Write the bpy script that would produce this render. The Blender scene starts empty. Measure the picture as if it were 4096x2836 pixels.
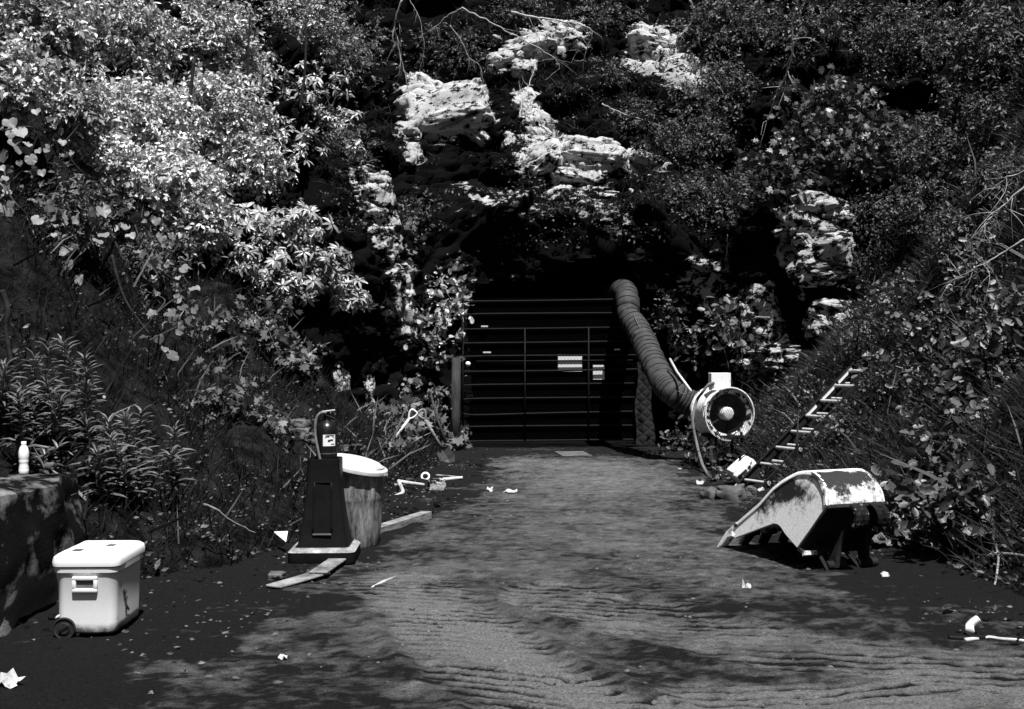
import bpy, bmesh, math
import numpy as np
from mathutils import Vector, Matrix

rng = np.random.default_rng(7)
C = bpy.context.scene.collection
sc = bpy.context.scene

# ------------------------------------------------------------------ camera, sky, sun, exposure
CAMZ = 1.55
F = 1100.0                      # focal length in pixels of a 1024 px wide picture
cam_d = bpy.data.cameras.new('camera')
cam = bpy.data.objects.new('camera', cam_d); C.objects.link(cam)
cam.location = (0, 0, CAMZ); cam.rotation_euler = (math.radians(90), 0, 0)
cam_d.sensor_width = 36; cam_d.lens = 36 * F / 1024; cam_d.clip_end = 500
sc.camera = cam
SUN = Vector((0.14, -0.37, 0.92)).normalized()
w = bpy.data.worlds.new('World'); sc.world = w; w.use_nodes = True
nt = w.node_tree; nt.nodes.clear()
sky = nt.nodes.new('ShaderNodeTexSky'); sky.sky_type = 'NISHITA'; sky.sun_disc = False
sky.sun_elevation = math.asin(SUN.z); sky.sun_rotation = math.atan2(SUN.x, SUN.y)
bw = nt.nodes.new('ShaderNodeRGBToBW'); bg = nt.nodes.new('ShaderNodeBackground')
wo = nt.nodes.new('ShaderNodeOutputWorld'); bg.inputs[1].default_value = 0.05
nt.links.new(sky.outputs[0], bw.inputs[0]); nt.links.new(bw.outputs[0], bg.inputs[0]); nt.links.new(bg.outputs[0], wo.inputs[0])
sd = bpy.data.lights.new('sun', 'SUN'); sd.energy = 5.0; sd.angle = math.radians(0.5); sd.color = (1, 1, 1)
so = bpy.data.objects.new('sun', sd); C.objects.link(so)
so.rotation_euler = SUN.to_track_quat('Z', 'Y').to_euler(); so.location = (5, -10, 20)
sc.view_settings.view_transform = 'Standard'; sc.view_settings.look = 'None'
sc.view_settings.gamma = 1; sc.view_settings.exposure = 0.8
sc.render.engine = 'CYCLES'
sc.cycles.max_bounces = 5; sc.cycles.transparent_max_bounces = 6

# ------------------------------------------------------------------ helpers
def at(px, py, Y):
    return Vector(((px - 512) / F * Y, Y, CAMZ - (py - 354.5) / F * Y))
def gnd(px, py, z=0.0):
    Y = F * (CAMZ - z) / (py - 354.5)
    return Vector(((px - 512) / F * Y, Y, z))

def mesh_np(name, V, Fa, smooth=False):
    V = np.asarray(V, dtype=np.float32); Fa = np.asarray(Fa, dtype=np.int32)
    n, k = Fa.shape
    me = bpy.data.meshes.new(name)
    me.vertices.add(len(V)); me.vertices.foreach_set('co', V.ravel())
    me.loops.add(n * k); me.loops.foreach_set('vertex_index', Fa.ravel())
    me.polygons.add(n); me.polygons.foreach_set('loop_start', np.arange(0, n * k, k, dtype=np.int32))
    try: me.polygons.foreach_set('loop_total', np.full(n, k, dtype=np.int32))
    except Exception: pass
    if smooth: me.polygons.foreach_set('use_smooth', np.ones(n, dtype=bool))
    me.update(calc_edges=True); me.validate()
    return me

class MB:
    """collects verts and faces, builds one mesh object"""
    def __init__(s): s.v = []; s.f = []
    def add(s, V, Fs):
        o = len(s.v); s.v += [tuple(p) for p in V]; s.f += [tuple(i + o for i in f) for f in Fs]; return s
    def box(s, c, d, R=None):
        R = R or Matrix.Identity(3); c = Vector(c); h = Vector(d) / 2
        V = [c + R @ Vector((x * h.x, y * h.y, z * h.z)) for x in (-1, 1) for y in (-1, 1) for z in (-1, 1)]
        return s.add(V, [(0, 1, 3, 2), (4, 6, 7, 5), (0, 4, 5, 1), (2, 3, 7, 6), (0, 2, 6, 4), (1, 5, 7, 3)])
    def tube(s, pts, r, seg=8, cap=True, flat=1.0):
        pts = [Vector(p) for p in pts]; n = len(pts)
        rr = r if hasattr(r, '__len__') else [r] * n
        V = []; up = None
        for i, p in enumerate(pts):
            t = (pts[min(i + 1, n - 1)] - pts[max(i - 1, 0)])
            t = t.normalized() if t.length > 1e-9 else Vector((0, 0, 1))
            if up is None:
                up = Vector((0, 0, 1)) if abs(t.z) < .9 else Vector((1, 0, 0))
            a = up - t * up.dot(t)
            if a.length < 1e-6: a = t.orthogonal()
            a.normalize(); up = a; b = t.cross(a)
            for k in range(seg):
                an = 2 * math.pi * k / seg
                V.append(p + (a * math.cos(an) * flat + b * math.sin(an)) * rr[i])
        Fs = [(i * seg + k, i * seg + (k + 1) % seg, (i + 1) * seg + (k + 1) % seg, (i + 1) * seg + k) for i in range(n - 1) for k in range(seg)]
        if cap:
            Fs.append(tuple(range(seg))[::-1]); Fs.append(tuple((n - 1) * seg + k for k in range(seg)))
        return s.add(V, Fs)
    def lathe(s, prof, seg=32, M=None):
        M = M or Matrix.Identity(4); V = []
        for r, z in prof:
            for k in range(seg):
                a = 2 * math.pi * k / seg; V.append(M @ Vector((r * math.cos(a), r * math.sin(a), z)))
        n = len(prof)
        Fs = [(i * seg + k, i * seg + (k + 1) % seg, (i + 1) * seg + (k + 1) % seg, (i + 1) * seg + k) for i in range(n - 1) for k in range(seg)]
        return s.add(V, Fs)
    def prism(s, poly, a, b, fn):
        """poly list of 2d points, extruded from a to b, fn(u,h,w)->Vector"""
        n = len(poly)
        V = [fn(u, h, a) for u, h in poly] + [fn(u, h, b) for u, h in poly]
        Fs = [(i, (i + 1) % n, n + (i + 1) % n, n + i) for i in range(n)] + [tuple(range(n))[::-1], tuple(range(n, 2 * n))]
        return s.add(V, Fs)
    def build(s, name, mat, parent=None, smooth=False, bevel=0, seg=2, loc=None, ang=35):
        me = bpy.data.meshes.new(name); me.from_pydata(s.v, [], s.f); me.update()
        bm = bmesh.new(); bm.from_mesh(me)
        bmesh.ops.recalc_face_normals(bm, faces=bm.faces)
        if bevel:
            es = [e for e in bm.edges if len(e.link_faces) == 2 and e.calc_face_angle(0) > math.radians(ang)]
            bmesh.ops.bevel(bm, geom=es, offset=bevel, segments=seg, affect='EDGES', profile=.5)
        bm.to_mesh(me); bm.free()
        o = bpy.data.objects.new(name, me); C.objects.link(o)
        if mat: me.materials.append(mat)
        if smooth:
            for p in me.polygons: p.use_smooth = True
            if smooth == 2: me.set_sharp_from_angle(angle=math.radians(40))
        if parent: o.parent = parent; o.matrix_parent_inverse = parent.matrix_basis.inverted()
        return o

def link(name, me, mat, parent=None):
    o = bpy.data.objects.new(name, me); C.objects.link(o)
    if mat and not me.materials: me.materials.append(mat)
    if parent: o.parent = parent; o.matrix_parent_inverse = parent.matrix_basis.inverted()
    return o
def tag(o, label, cat, group=None):
    o['label'] = label; o['category'] = cat
    if group: o['group'] = group
    return o
def empty(name, loc, label=None, cat=None, group=None):
    o = bpy.data.objects.new(name, None); C.objects.link(o); o.location = loc; o.empty_display_size = .1
    if label: tag(o, label, cat, group)
    return o
def struct(o): o['kind'] = 'structure'; return o
def stuff(o): o['kind'] = 'stuff'; return o

def smooth_path(pts, n=8):
    pts = [Vector(p) for p in pts]; P = [pts[0]] + pts + [pts[-1]]; out = []
    for i in range(1, len(P) - 2):
        a, b, c, d = P[i - 1], P[i], P[i + 1], P[i + 2]
        for k in range(n):
            t = k / n
            out.append(.5 * ((2 * b) + (c - a) * t + (2 * a - 5 * b + 4 * c - d) * t * t + (3 * b - a - 3 * c + d) * t ** 3))
    out.append(pts[-1]); return out

# ---- noise in numpy
def _hash(i, j, k, s):
    h = (i * 374761393 + j * 668265263 + k * 2147483647 + s * 974711) & 0xFFFFFFFF
    h = ((h ^ (h >> 13)) * 1274126177) & 0xFFFFFFFF
    h = ((h ^ (h >> 16)) * 2246822519) & 0xFFFFFFFF
    return ((h ^ (h >> 15)) & 0xFFFFFF) / float(0xFFFFFF)
def vnoise(P, scale, seed=0):
    Q = np.asarray(P, float) / scale; I = np.floor(Q).astype(np.int64); f = Q - I; f = f * f * (3 - 2 * f); r = 0
    for a in (0, 1):
        for b in (0, 1):
            for c in (0, 1):
                wt = (f[:, 0] if a else 1 - f[:, 0]) * (f[:, 1] if b else 1 - f[:, 1]) * (f[:, 2] if c else 1 - f[:, 2])
                r = r + wt * _hash(I[:, 0] + a, I[:, 1] + b, I[:, 2] + c, seed)
    return r * 2 - 1
def fbm(P, scale, seed=0, oct=4, gain=.5):
    r = 0; a = 1
    for o in range(oct): r = r + a * vnoise(P, scale / 2 ** o, seed + o * 17); a *= gain
    return r
def blocks(P, scale, seed=0, tilt=.35, squash=(1, 1, .6)):
    """faceted block displacement: every cell gets its own level and tilt; returns (displacement, edge distance)"""
    Q = np.asarray(P, float) / (scale * np.array(squash)); I = np.floor(Q).astype(np.int64)
    d1 = np.full(len(Q), 9.); d2 = np.full(len(Q), 9.); val = np.zeros(len(Q))
    for a in (-1, 0, 1):
        for b in (-1, 0, 1):
            for c in (-1, 0, 1):
                J = I + np.array([a, b, c]); h = [_hash(J[:, 0], J[:, 1], J[:, 2], seed + q) for q in range(7)]
                cen = J + np.stack([h[0], h[1], h[2]], 1)
                df = Q - cen; d = np.sqrt((df ** 2).sum(1))
                v = (h[3] - .5) + tilt * ((h[4] - .5) * df[:, 0] + (h[5] - .5) * df[:, 1] + (h[6] - .5) * df[:, 2]) * 2
                near = d < d1
                d2 = np.where(near, d1, np.minimum(d2, d)); val = np.where(near, v, val); d1 = np.where(near, d, d1)
    return val, d2 - d1

# ------------------------------------------------------------------ materials (all grey: the photograph is black and white)
def gmat(name, a, b=None, scale=6, rough=.8, bump=.2, bscale=40, detail=6, thr=None, spec=.05, nrough=.62, vr=(.62, 1.3), nr=(.3, .7), coord='Object', metal=0, speck=None, attr=None, stretch=None, bdist=.01):
    """grey mix of two values by noise; thr=(lo,hi) makes hard patches; attr mixes towards b by a mesh attribute"""
    m = bpy.data.materials.new(name); m.use_nodes = True; N = m.node_tree.nodes; L = m.node_tree.links
    bs = N['Principled BSDF']; bs.inputs['Roughness'].default_value = rough; bs.inputs['Specular IOR Level'].default_value = spec; bs.inputs['Metallic'].default_value = metal
    tc = N.new('ShaderNodeTexCoord'); src = tc.outputs[coord]
    if stretch:
        mp = N.new('ShaderNodeMapping'); mp.inputs['Scale'].default_value = stretch; L.new(src, mp.inputs[0]); src = mp.outputs[0]
    if b is None: b = a
    nz = N.new('ShaderNodeTexNoise'); nz.inputs['Scale'].default_value = scale; nz.inputs['Detail'].default_value = detail; nz.inputs['Roughness'].default_value = nrough
    L.new(src, nz.inputs[0]); fac = nz.outputs[0]
    if attr:
        at_ = N.new('ShaderNodeAttribute'); at_.attribute_name = attr
        ad = N.new('ShaderNodeMath'); ad.operation = 'ADD'; L.new(fac, ad.inputs[0]); L.new(at_.outputs['Fac'], ad.inputs[1]); fac = ad.outputs[0]
    mr = N.new('ShaderNodeMapRange'); lo, hi = thr or (.3, .7)
    mr.inputs[1].default_value = lo; mr.inputs[2].default_value = hi; mr.inputs[3].default_value = 0; mr.inputs[4].default_value = 1
    L.new(fac, mr.inputs[0]); mask = mr.outputs[0]
    mx = N.new('ShaderNodeMix'); mx.data_type = 'RGBA'; L.new(mask, mx.inputs[0])
    mx.inputs[6].default_value = (a, a, a, 1); mx.inputs[7].default_value = (b, b, b, 1)
    col = mx.outputs[2]
    # fine tonal variation
    n2 = N.new('ShaderNodeTexNoise'); n2.inputs['Scale'].default_value = bscale; n2.inputs['Detail'].default_value = 8; n2.inputs['Roughness'].default_value = .7; L.new(src, n2.inputs[0])
    m2 = N.new('ShaderNodeMapRange'); m2.inputs[1].default_value = nr[0]; m2.inputs[2].default_value = nr[1]; m2.inputs[3].default_value = vr[0]; m2.inputs[4].default_value = vr[1]; L.new(n2.outputs[0], m2.inputs[0])
    mu = N.new('ShaderNodeMix'); mu.data_type = 'RGBA'; mu.blend_type = 'MULTIPLY'; mu.inputs[0].default_value = speck if speck is not None else .6
    L.new(col, mu.inputs[6]); L.new(m2.outputs[0], mu.inputs[7]); L.new(mu.outputs[2], bs.inputs['Base Color'])
    if bump:
        bp = N.new('ShaderNodeBump'); bp.inputs['Strength'].default_value = bump; bp.inputs['Distance'].default_value = bdist; L.new(n2.outputs[0], bp.inputs['Height']); L.new(bp.outputs[0], bs.inputs['Normal'])
    return m

def leafmat(name, v, rough=.45, trans=.25, spec=.5, var=.6, orv=.25):
    m = bpy.data.materials.new(name); m.use_nodes = True; N = m.node_tree.nodes; L = m.node_tree.links
    bs = N['Principled BSDF']; bs.inputs['Roughness'].default_value = rough; bs.inputs['Specular IOR Level'].default_value = spec
    g = N.new('ShaderNodeNewGeometry'); mr = N.new('ShaderNodeMapRange'); mr.inputs[3].default_value = v * (1 - var); mr.inputs[4].default_value = v * (1 + var)
    L.new(g.outputs['Random Per Island'], mr.inputs[0])
    tc = N.new('ShaderNodeTexCoord'); nz = N.new('ShaderNodeTexNoise'); nz.inputs['Scale'].default_value = 60; nz.inputs['Detail'].default_value = 3; L.new(tc.outputs['Object'], nz.inputs[0])
    m2 = N.new('ShaderNodeMapRange'); m2.inputs[3].default_value = .7; m2.inputs[4].default_value = 1.3; L.new(nz.outputs[0], m2.inputs[0])
    mu0 = N.new('ShaderNodeMath'); mu0.operation = 'MULTIPLY'; L.new(mr.outputs[0], mu0.inputs[0]); L.new(m2.outputs[0], mu0.inputs[1])
    oi = N.new('ShaderNodeObjectInfo'); m3 = N.new('ShaderNodeMapRange'); m3.inputs[3].default_value = 1 - orv; m3.inputs[4].default_value = 1 + orv; L.new(oi.outputs['Random'], m3.inputs[0])
    mu = N.new('ShaderNodeMath'); mu.operation = 'MULTIPLY'; L.new(mu0.outputs[0], mu.inputs[0]); L.new(m3.outputs[0], mu.inputs[1])
    L.new(mu.outputs[0], bs.inputs['Base Color'])
    tr = N.new('ShaderNodeBsdfTranslucent'); L.new(mu.outputs[0], tr.inputs[0])
    ms = N.new('ShaderNodeMixShader'); ms.inputs[0].default_value = trans
    L.new(bs.outputs[0], ms.inputs[1]); L.new(tr.outputs[0], ms.inputs[2]); L.new(ms.outputs[0], N['Material Output'].inputs[0])
    return m

M = dict(
    lit_flange=gmat('lit_flange_plastic', .06, .42, 9, .8, .2, 60),
    post=gmat('post_wood', .02, .06, 5, .85, .4, 60, stretch=(3, 3, .6)),
    soil=gmat('dark_soil', .003, .028, 5, .95, 1.0, 45, nrough=.75, thr=(.42, .68), speck=.9, bdist=.04),
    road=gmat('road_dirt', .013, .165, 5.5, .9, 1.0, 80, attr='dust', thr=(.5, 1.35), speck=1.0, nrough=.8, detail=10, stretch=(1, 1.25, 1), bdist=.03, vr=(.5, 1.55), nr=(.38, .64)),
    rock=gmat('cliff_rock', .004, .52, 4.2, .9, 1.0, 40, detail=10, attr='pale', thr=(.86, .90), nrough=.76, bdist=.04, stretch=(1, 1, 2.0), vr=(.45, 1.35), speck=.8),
    block=gmat('pale_rock', .006, .52, 4.0, .9, 1.0, 40, detail=10, nrough=.76, stretch=(1, 1, 1.8), vr=(.45, 1.35), thr=(.48, .52), bdist=.03, speck=.8),
    slab=gmat('pale_slab_rock', .006, .56, 4.5, .9, 1.0, 45, detail=10, nrough=.76, stretch=(1, 1, 2.0), vr=(.45, 1.4), thr=(.44, .48), bdist=.03, speck=.8),  # pale slabs: sunlit patches of the face put into the colour
    stone=gmat('grey_stone', .04, .15, 5, .9, .5, 30, bdist=.01),
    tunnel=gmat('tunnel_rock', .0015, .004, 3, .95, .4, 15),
    concrete=gmat('mossy_concrete', .005, .2, 4.5, .95, .6, 40, attr='bare', thr=(.75, .95), detail=9, bdist=.015),
    bark=gmat('bark', .025, .07, 12, .9, .5, 40),
    palebark=gmat('pale_bark', .3, .55, 12, .8, .3, 40),
    darkbark=gmat('dark_twig', .012, .04, 12, .9, .3, 40),
    cool=gmat('cooler_plastic', .70, .08, 6, .45, .05, 120, attr='dirt', thr=(.64, .85), nrough=.75, speck=.2),
    coollid=gmat('cooler_lid_plastic', .68, .74, 3, .4, .03, 200, speck=.1),
    rubber=gmat('black_rubber', .012, .03, 10, .7, .2, 60),
    blk=gmat('black_plastic', .006, .011, 6, .5, .1, 80),
    blkm=gmat('black_enamel', .006, .01, 6, .3, .05, 80, spec=.5),
    white=gmat('white_paint', .72, .8, 4, .6, .1, 60, speck=.25),
    chip=gmat('chipped_white_paint', .78, .02, 14, .6, .2, 60, thr=(.62, .66), speck=.15),
    chip3=gmat('worn_white_paint', .72, .05, 9, .6, .2, 60, thr=(.55, .6), nrough=.7, speck=.2),
    chip2=gmat('flaking_white_paint', .7, .01, 11, .6, .2, 60, thr=(.49, .52), nrough=.7, speck=.15),
    steel=gmat('dull_steel', .12, .22, 8, .45, .1, 60, metal=.6),
    gate=gmat('shaded_gate_steel', .006, .012, 8, .75, .1, 80, spec=.1),  # near-black to stay dark in sun: portal shade put into the colour
    alu=gmat('aluminium', .5, .62, 20, .4, .1, 120, metal=.3),
    fibre=gmat('dark_fibreglass', .006, .014, 10, .6, .1, 80, spec=.12),
    bin=gmat('grey_bin_plastic', .05, .30, 9, .6, .15, 45, detail=9, nrough=.75, stretch=(2.5, 2.5, .6), thr=(.38, .62)),
    binlid=gmat('bin_lid_plastic', .3, .62, 5, .5, .05, 60, speck=.2),
    wood=gmat('weathered_wood', .06, .34, 7, .85, .4, 60, stretch=(1, 1, 6)),
    duct=gmat('duct_fabric', .03, .055, 6, .7, .35, 18, spec=.2, bdist=.02),
    meshwire=gmat('mesh_wire', .006, .01, 8, .7, 0, 80, spec=.1),
    wire=gmat('duct_wire', .006, .01, 6, .6, .1, 40),
    quilt=gmat('quilted_blanket', .014, .03, 8, .8, .2, 60),
    bucket=gmat('bucket_paint', .015, .68, 6, .6, .4, 50, detail=10, nrough=.72, thr=(.47, .55), bdist=.004),
    bucketside=gmat('bucket_side_paint', .03, .85, 7, .6, .4, 60, detail=10, nrough=.8, attr='pale', thr=(.52, .68), bdist=.004),
    collar=gmat('collar_steel', .01, .3, 9, .6, .4, 50, thr=(.55, .66), nrough=.7),
    bucketdark=gmat('bucket_dark_steel', .006, .03, 7, .7, .5, 40, bdist=.004),
    scrapmat=gmat('dirty_paper', .5, .12, 20, .9, .1, 60, thr=(.5, .7)),
    paper=gmat('white_paper', .72, .8, 4, .9, .05, 60, speck=.1),
    ink=gmat('dark_print', .03, .05, 4, .8, 0, 60),
    cable=gmat('grey_cable', .09, .16, 20, .6, .1, 90),
    pet=gmat('bottle_plastic', .78, .82, 4, .2, .02, 60, speck=.05, spec=.6),
    litter=leafmat('dry_leaf', .09, .7, .1, .3, .8),
    leafA=leafmat('bright_small_leaf', .38, .3, .15, .5, .75, .4),  # brighter leaf: sun on the left slope put into its colour
    leafB=leafmat('rhododendron_leaf', .26, .36, .15, .6, .5, .4),
    leafC=leafmat('heart_leaf', .19, .5, .3, .4, .35, .65),
    leafD=leafmat('maple_leaf', .12, .5, .3, .4, .6),
    leafE=leafmat('dark_leaf', .068, .5, .25, .4, .7),  # darker leaf: shade of the slopes put into its colour
    leafF=leafmat('bramble_leaf', .06, .45, .2, .5, .8, .35),
    leafG=leafmat('willow_leaf', .105, .45, .25, .5, .6),
    grass=leafmat('dark_grass', .014, .8, .2, .03, .8),
    drygrass=leafmat('dry_grass', .03, .8, .2, .05, .8),
    stalk=leafmat('dead_stalk', .12, .8, .1, .1, .8),
    mossmat=leafmat('pale_moss', .045, .9, .1, .02, .8),
    moss=leafmat('moss', .004, .9, .1, .02, .7),
)

# ------------------------------------------------------------------ terrain shape
LY = [0, 3, 6, 7.2, 8, 9.5, 12, 15, 18, 22]; LX = [-3.1, -3.0, -2.9, -2.55, -1.85, -1.5, -1.15, -.9, -1.0, -1.2]
RY = [0, 4, 6, 8, 9, 11, 13, 15, 18, 22]; RX = [3.6, 3.2, 3.1, 2.95, 2.8, 2.75, 2.8, 2.85, 2.55, 2.6]
CURVE = np.array([(-16, 7.5), (-9, 10.5), (-6.2, 12.4), (-4.2, 13.6), (-2.9, 14.9), (-1.75, 16.7), (-1.05, 18.45), (2.85, 18.5), (3.3, 17.3), (4.3, 16.6), (6.2, 16.2), (9, 15.5), (16, 13.5)], float)
def cliff_e(x, y):
    """signed distance to the cliff foot, positive behind it"""
    best = np.full(np.shape(x), 1e9); sg = np.zeros(np.shape(x))
    for a, b in zip(CURVE[:-1], CURVE[1:]):
        d = b - a; L2 = (d ** 2).sum(); t = np.clip(((x - a[0]) * d[0] + (y - a[1]) * d[1]) / L2, 0, 1)
        qx, qy = a[0] + t * d[0], a[1] + t * d[1]
        D = np.hypot(x - qx, y - qy); s = d[0] * (y - a[1]) - d[1] * (x - a[0])
        nb = D < best; best = np.where(nb, D, best); sg = np.where(nb, np.sign(s), sg)
    return best * sg
def cliff_z(e): return np.interp(e, [-1e3, 0, .5, 2.2, 6, 12, 1e3], [-5, 0, 3.3, 5.6, 10.5, 14, 14])
def bank(x, y):
    dl = np.interp(y, LY, LX) - x; dr = x - np.interp(y, RY, RX)
    zl = np.where(dl > 0, .5 * dl + .12 * dl ** 2, 0) * np.clip(dl / .35, 0, 1)
    zr = np.where(dr > 0, .62 * dr + .17 * dr ** 2, 0) * np.clip(dr / .35, 0, 1)
    z = np.maximum(zl, zr) * (1 + .13 * np.sin(1.7 * x + .9 * y) + .10 * np.sin(2.9 * y - 1.3 * x + 1) + .05 * np.sin(5.1 * x + 3.7 * y))
    return np.where(z > 9, 9 + 5 * (1 - np.exp(-(z - 9) / 5)), z)
def terr(x, y):
    x = np.asarray(x, float); y = np.asarray(y, float)
    return np.maximum(bank(x, y), cliff_z(cliff_e(x, y)))
_YS = np.concatenate([np.arange(4, 32, .03)])
def hit(px, py, only_bank=False):
    """where the line of sight through a pixel meets the slope"""
    X = (px - 512) / F * _YS; Z = CAMZ - (py - 354.5) / F * _YS
    T = bank(X, _YS) if only_bank else terr(X, _YS)
    i = np.argmax(Z < T)
    if Z[i] >= T[i]: i = len(_YS) - 1
    return Vector((X[i], _YS[i], Z[i]))

# ---- hillside ground sheet
def axis(lo, hi, segs):
    out = []
    for a, b, s in segs: out.append(np.arange(a, b, s))
    return np.unique(np.concatenate([[lo]] + out + [[hi]]))
gx = axis(-160, 160, [(-160, -20, 14), (-20, -8, .8), (-8, 8, .09), (8, 20, .8), (20, 160, 14)])
gy = axis(-160, 160, [(-160, -10, 15), (-10, 3, .8), (3, 19.5, .09), (19.5, 40, 1.2), (40, 160, 15)])
XX, YY = np.meshgrid(gx, gy); x = XX.ravel(); y = YY.ravel()
zb = bank(x, y)
p3 = np.stack([x, y, zb], 1); amp = np.clip(zb / .5, 0, 1) * (np.abs(x) < 20)
rockv, _ = blocks(p3, .5, 3)
z = zb + amp * (.13 * fbm(p3, .8, 5, 4) + .07 * rockv) - .035 - np.where(cliff_e(x, y) > .7, 1.2, 0)
ny, nx = XX.shape; ii = np.arange(nx * ny).reshape(ny, nx)
Fq = np.stack([ii[:-1, :-1], ii[:-1, 1:], ii[1:, 1:], ii[1:, :-1]], -1).reshape(-1, 4)
hill = struct(link('hillside_ground', mesh_np('hillside_ground', np.stack([x, y, z], 1), Fq, True), M['soil']))

# ---- road sheet with tyre-tread ridges
ys = [4.3]
while ys[-1] < 19.4: ys.append(ys[-1] + max(.011, .0022 * ys[-1] ** 1.25 * .8))
ys = np.array(ys); xs = np.arange(-3.4, 4.2, .03)
XX, YY = np.meshgrid(xs, ys); x = XX.ravel(); y = YY.ravel(); p3 = np.stack([x, y, 0 * x], 1)
def swath(pts, wd):
    d = np.full(len(x), 1e9)
    for a, b in zip(pts[:-1], pts[1:]):
        a = np.array(a); b = np.array(b); dd = b - a; t = np.clip(((x - a[0]) * dd[0] + (y - a[1]) * dd[1]) / (dd @ dd), 0, 1)
        d = np.minimum(d, np.hypot(x - a[0] - t * dd[0], y - a[1] - t * dd[1]))
    return np.clip((wd - d + .08 * fbm(p3, .5, 40, 2)) / .09, 0, 1), d
s1, d1 = swath([(-.75, 7.4), (-.45, 6.6), (-.25, 5.9), (-.05, 5.3), (.3, 4.7), (.6, 4.2)], .40)
s2, d2 = swath([(.3, 7.0), (.9, 6.2), (1.4, 5.7), (2.4, 5.3)], .42)
s3, d3 = swath([(.9, 4.9), (2.2, 4.8), (3.2, 5.0)], .3)
warp = .012 * fbm(p3, .6, 50, 2) + .07 * np.sin(x * 1.3) + .16 * np.clip(x + .25, 0, .5) * s1
seg_ = vnoise(np.stack([x * .55, np.floor((y + .12 * x) / .098) * 3.7, 0 * x], 1), .22, 53)
brk = np.clip(.95 + 1.2 * seg_, .3, 1) * (.6 + .4 * np.clip(fbm(np.stack([x * .6, y * 3, 0 * x], 1), .5, 52, 3) * 2, -1, 1))
def ridge(per, off): 
    q = ((y + warp + off) / per) % 1.0
    return np.clip((np.abs(q - .5) - .13) / .08, 0, 1)
rid = s1 * ridge(.098, .12 * x) + s2 * ridge(.105, .22 * x) * (1 - .5 * s1) + s3 * ridge(.09, -.1 * x)
faint = .25 * ridge(.085, .08 * x) * np.clip(fbm(p3, .8, 54, 3) * 3, 0, 1) * np.clip(1.5 - np.abs(x) / 2.2, 0, 1) * np.clip((11 - y) / 4, 0, 1)
grv = np.clip(s1 + s2 + s3, 0, 1) - rid.clip(0, 1)
z = .018 - .022 * grv * brk - .03 * np.where(faint > 0, .25 - faint, 0) * brk * 0 + .012 * fbm(p3, .9, 60, 3) + .006 * fbm(p3, .11, 61, 4, .7)
# tyre rut berms and footprints
z += .02 * np.exp(-((d1 - .43) / .05) ** 2) * np.clip((7 - y), 0, 1) + .018 * np.exp(-((d2 - .45) / .06) ** 2)
for fx, fy, a in ((-.0, 5.55, .3), (.62, 5.35, 1.2), (.25, 5.15, .8), (1.35, 4.95, .2), (.7, 6.9, .9)):
    ca, sa = math.cos(a), math.sin(a); u = (x - fx) * ca + (y - fy) * sa; v = -(x - fx) * sa + (y - fy) * ca
    m = np.exp(-((u / .13) ** 4 + (v / .05) ** 4)); z -= .014 * m; z += .006 * m * np.sin(u * 160)
edgeL = x - np.interp(y, LY, LX); edgeR = np.interp(y, RY, RX) - x
dust = .20 + .15 * fbm(p3, 1.6, 70, 4) + .30 * np.exp(-((d1 - .1) / .3) ** 2) * np.clip((7.2 - y) / 1.2, 0, 1)
dust += .18 * np.exp(-((x - .75) / .8) ** 2) * np.clip((y - 6.5) / 4, 0, 1) + .22 * np.exp(-((y - 14) / 3.0) ** 2) * np.exp(-((x - .9) / 1.1) ** 2)
dust += .2 * s2 + .25 * s3 + .22 * np.exp(-(d1 / .12) ** 2) * s1
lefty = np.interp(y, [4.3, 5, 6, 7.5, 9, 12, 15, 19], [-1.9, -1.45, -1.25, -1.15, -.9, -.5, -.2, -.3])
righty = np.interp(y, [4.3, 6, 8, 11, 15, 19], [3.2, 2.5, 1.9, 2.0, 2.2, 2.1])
dust -= .55 * np.clip((lefty - x + .35 * fbm(p3, .45, 71, 5, .65)) / .3, 0, 1) + .35 * np.clip((x - righty + .4 * fbm(p3, .45, 72, 5, .65)) / .35, 0, 1)  # darker towards both road edges
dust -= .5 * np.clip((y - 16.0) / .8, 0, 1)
dust -= (1.35 * grv + .5 * (np.clip(fbm(p3, .8, 54, 3) * 3, 0, 1) - faint * 4) * np.clip((11 - y) / 4, 0, 1) * .6) * brk  # grooves darkened: their shade and damp put into the colour
_, dw = swath([(-.42, 6.7), (-.12, 5.9), (.12, 5.3), (.45, 4.7)], .1)
dust += .3 * np.clip(s1 + .8 * s2 + s3, 0, 1) + 1.25 * np.exp(-(dw / .11) ** 2) * np.clip((7.0 - y) / .8, 0, 1) * np.clip(.6 + fbm(p3, .4, 75, 3), 0, 1.3)
for hx, hy, hr in ((-.42, 5.05, .10), (1.75, 5.3, .12), (2.05, 5.28, .14), (1.3, 5.9, .1), (-1.0, 5.6, .1), (2.6, 5.75, .1)): dust += .45 * np.exp(-((x - hx) ** 2 / (hr * 1.6) ** 2 + (y - hy) ** 2 / hr ** 2)) * np.clip(.7 + fbm(p3, .2, 76, 3), 0, 1.4)
dust += .15 * fbm(p3, .35, 73, 5, .75) + .16 * fbm(p3, .07, 74, 3, .9)
keep = (edgeL > -.25) & (edgeR > -.25) & (y < 18.25)
z += .05 * np.clip(-edgeL / .25, 0, 1) + .05 * np.clip(-edgeR / .25, 0, 1) - .1 * ((edgeL < -.15) | (edgeR < -.15))
ny, nx = XX.shape; ii = np.arange(nx * ny).reshape(ny, nx)
Fq = np.stack([ii[:-1, :-1], ii[:-1, 1:], ii[1:, 1:], ii[1:, :-1]], -1).reshape(-1, 4)
Fq = Fq[keep[Fq].all(1)]
me = mesh_np('dirt_road', np.stack([x, y, z], 1), Fq, True)
ad = me.attributes.new('dust', 'FLOAT', 'POINT'); ad.data.foreach_set('value', dust.astype(np.float32))
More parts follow.
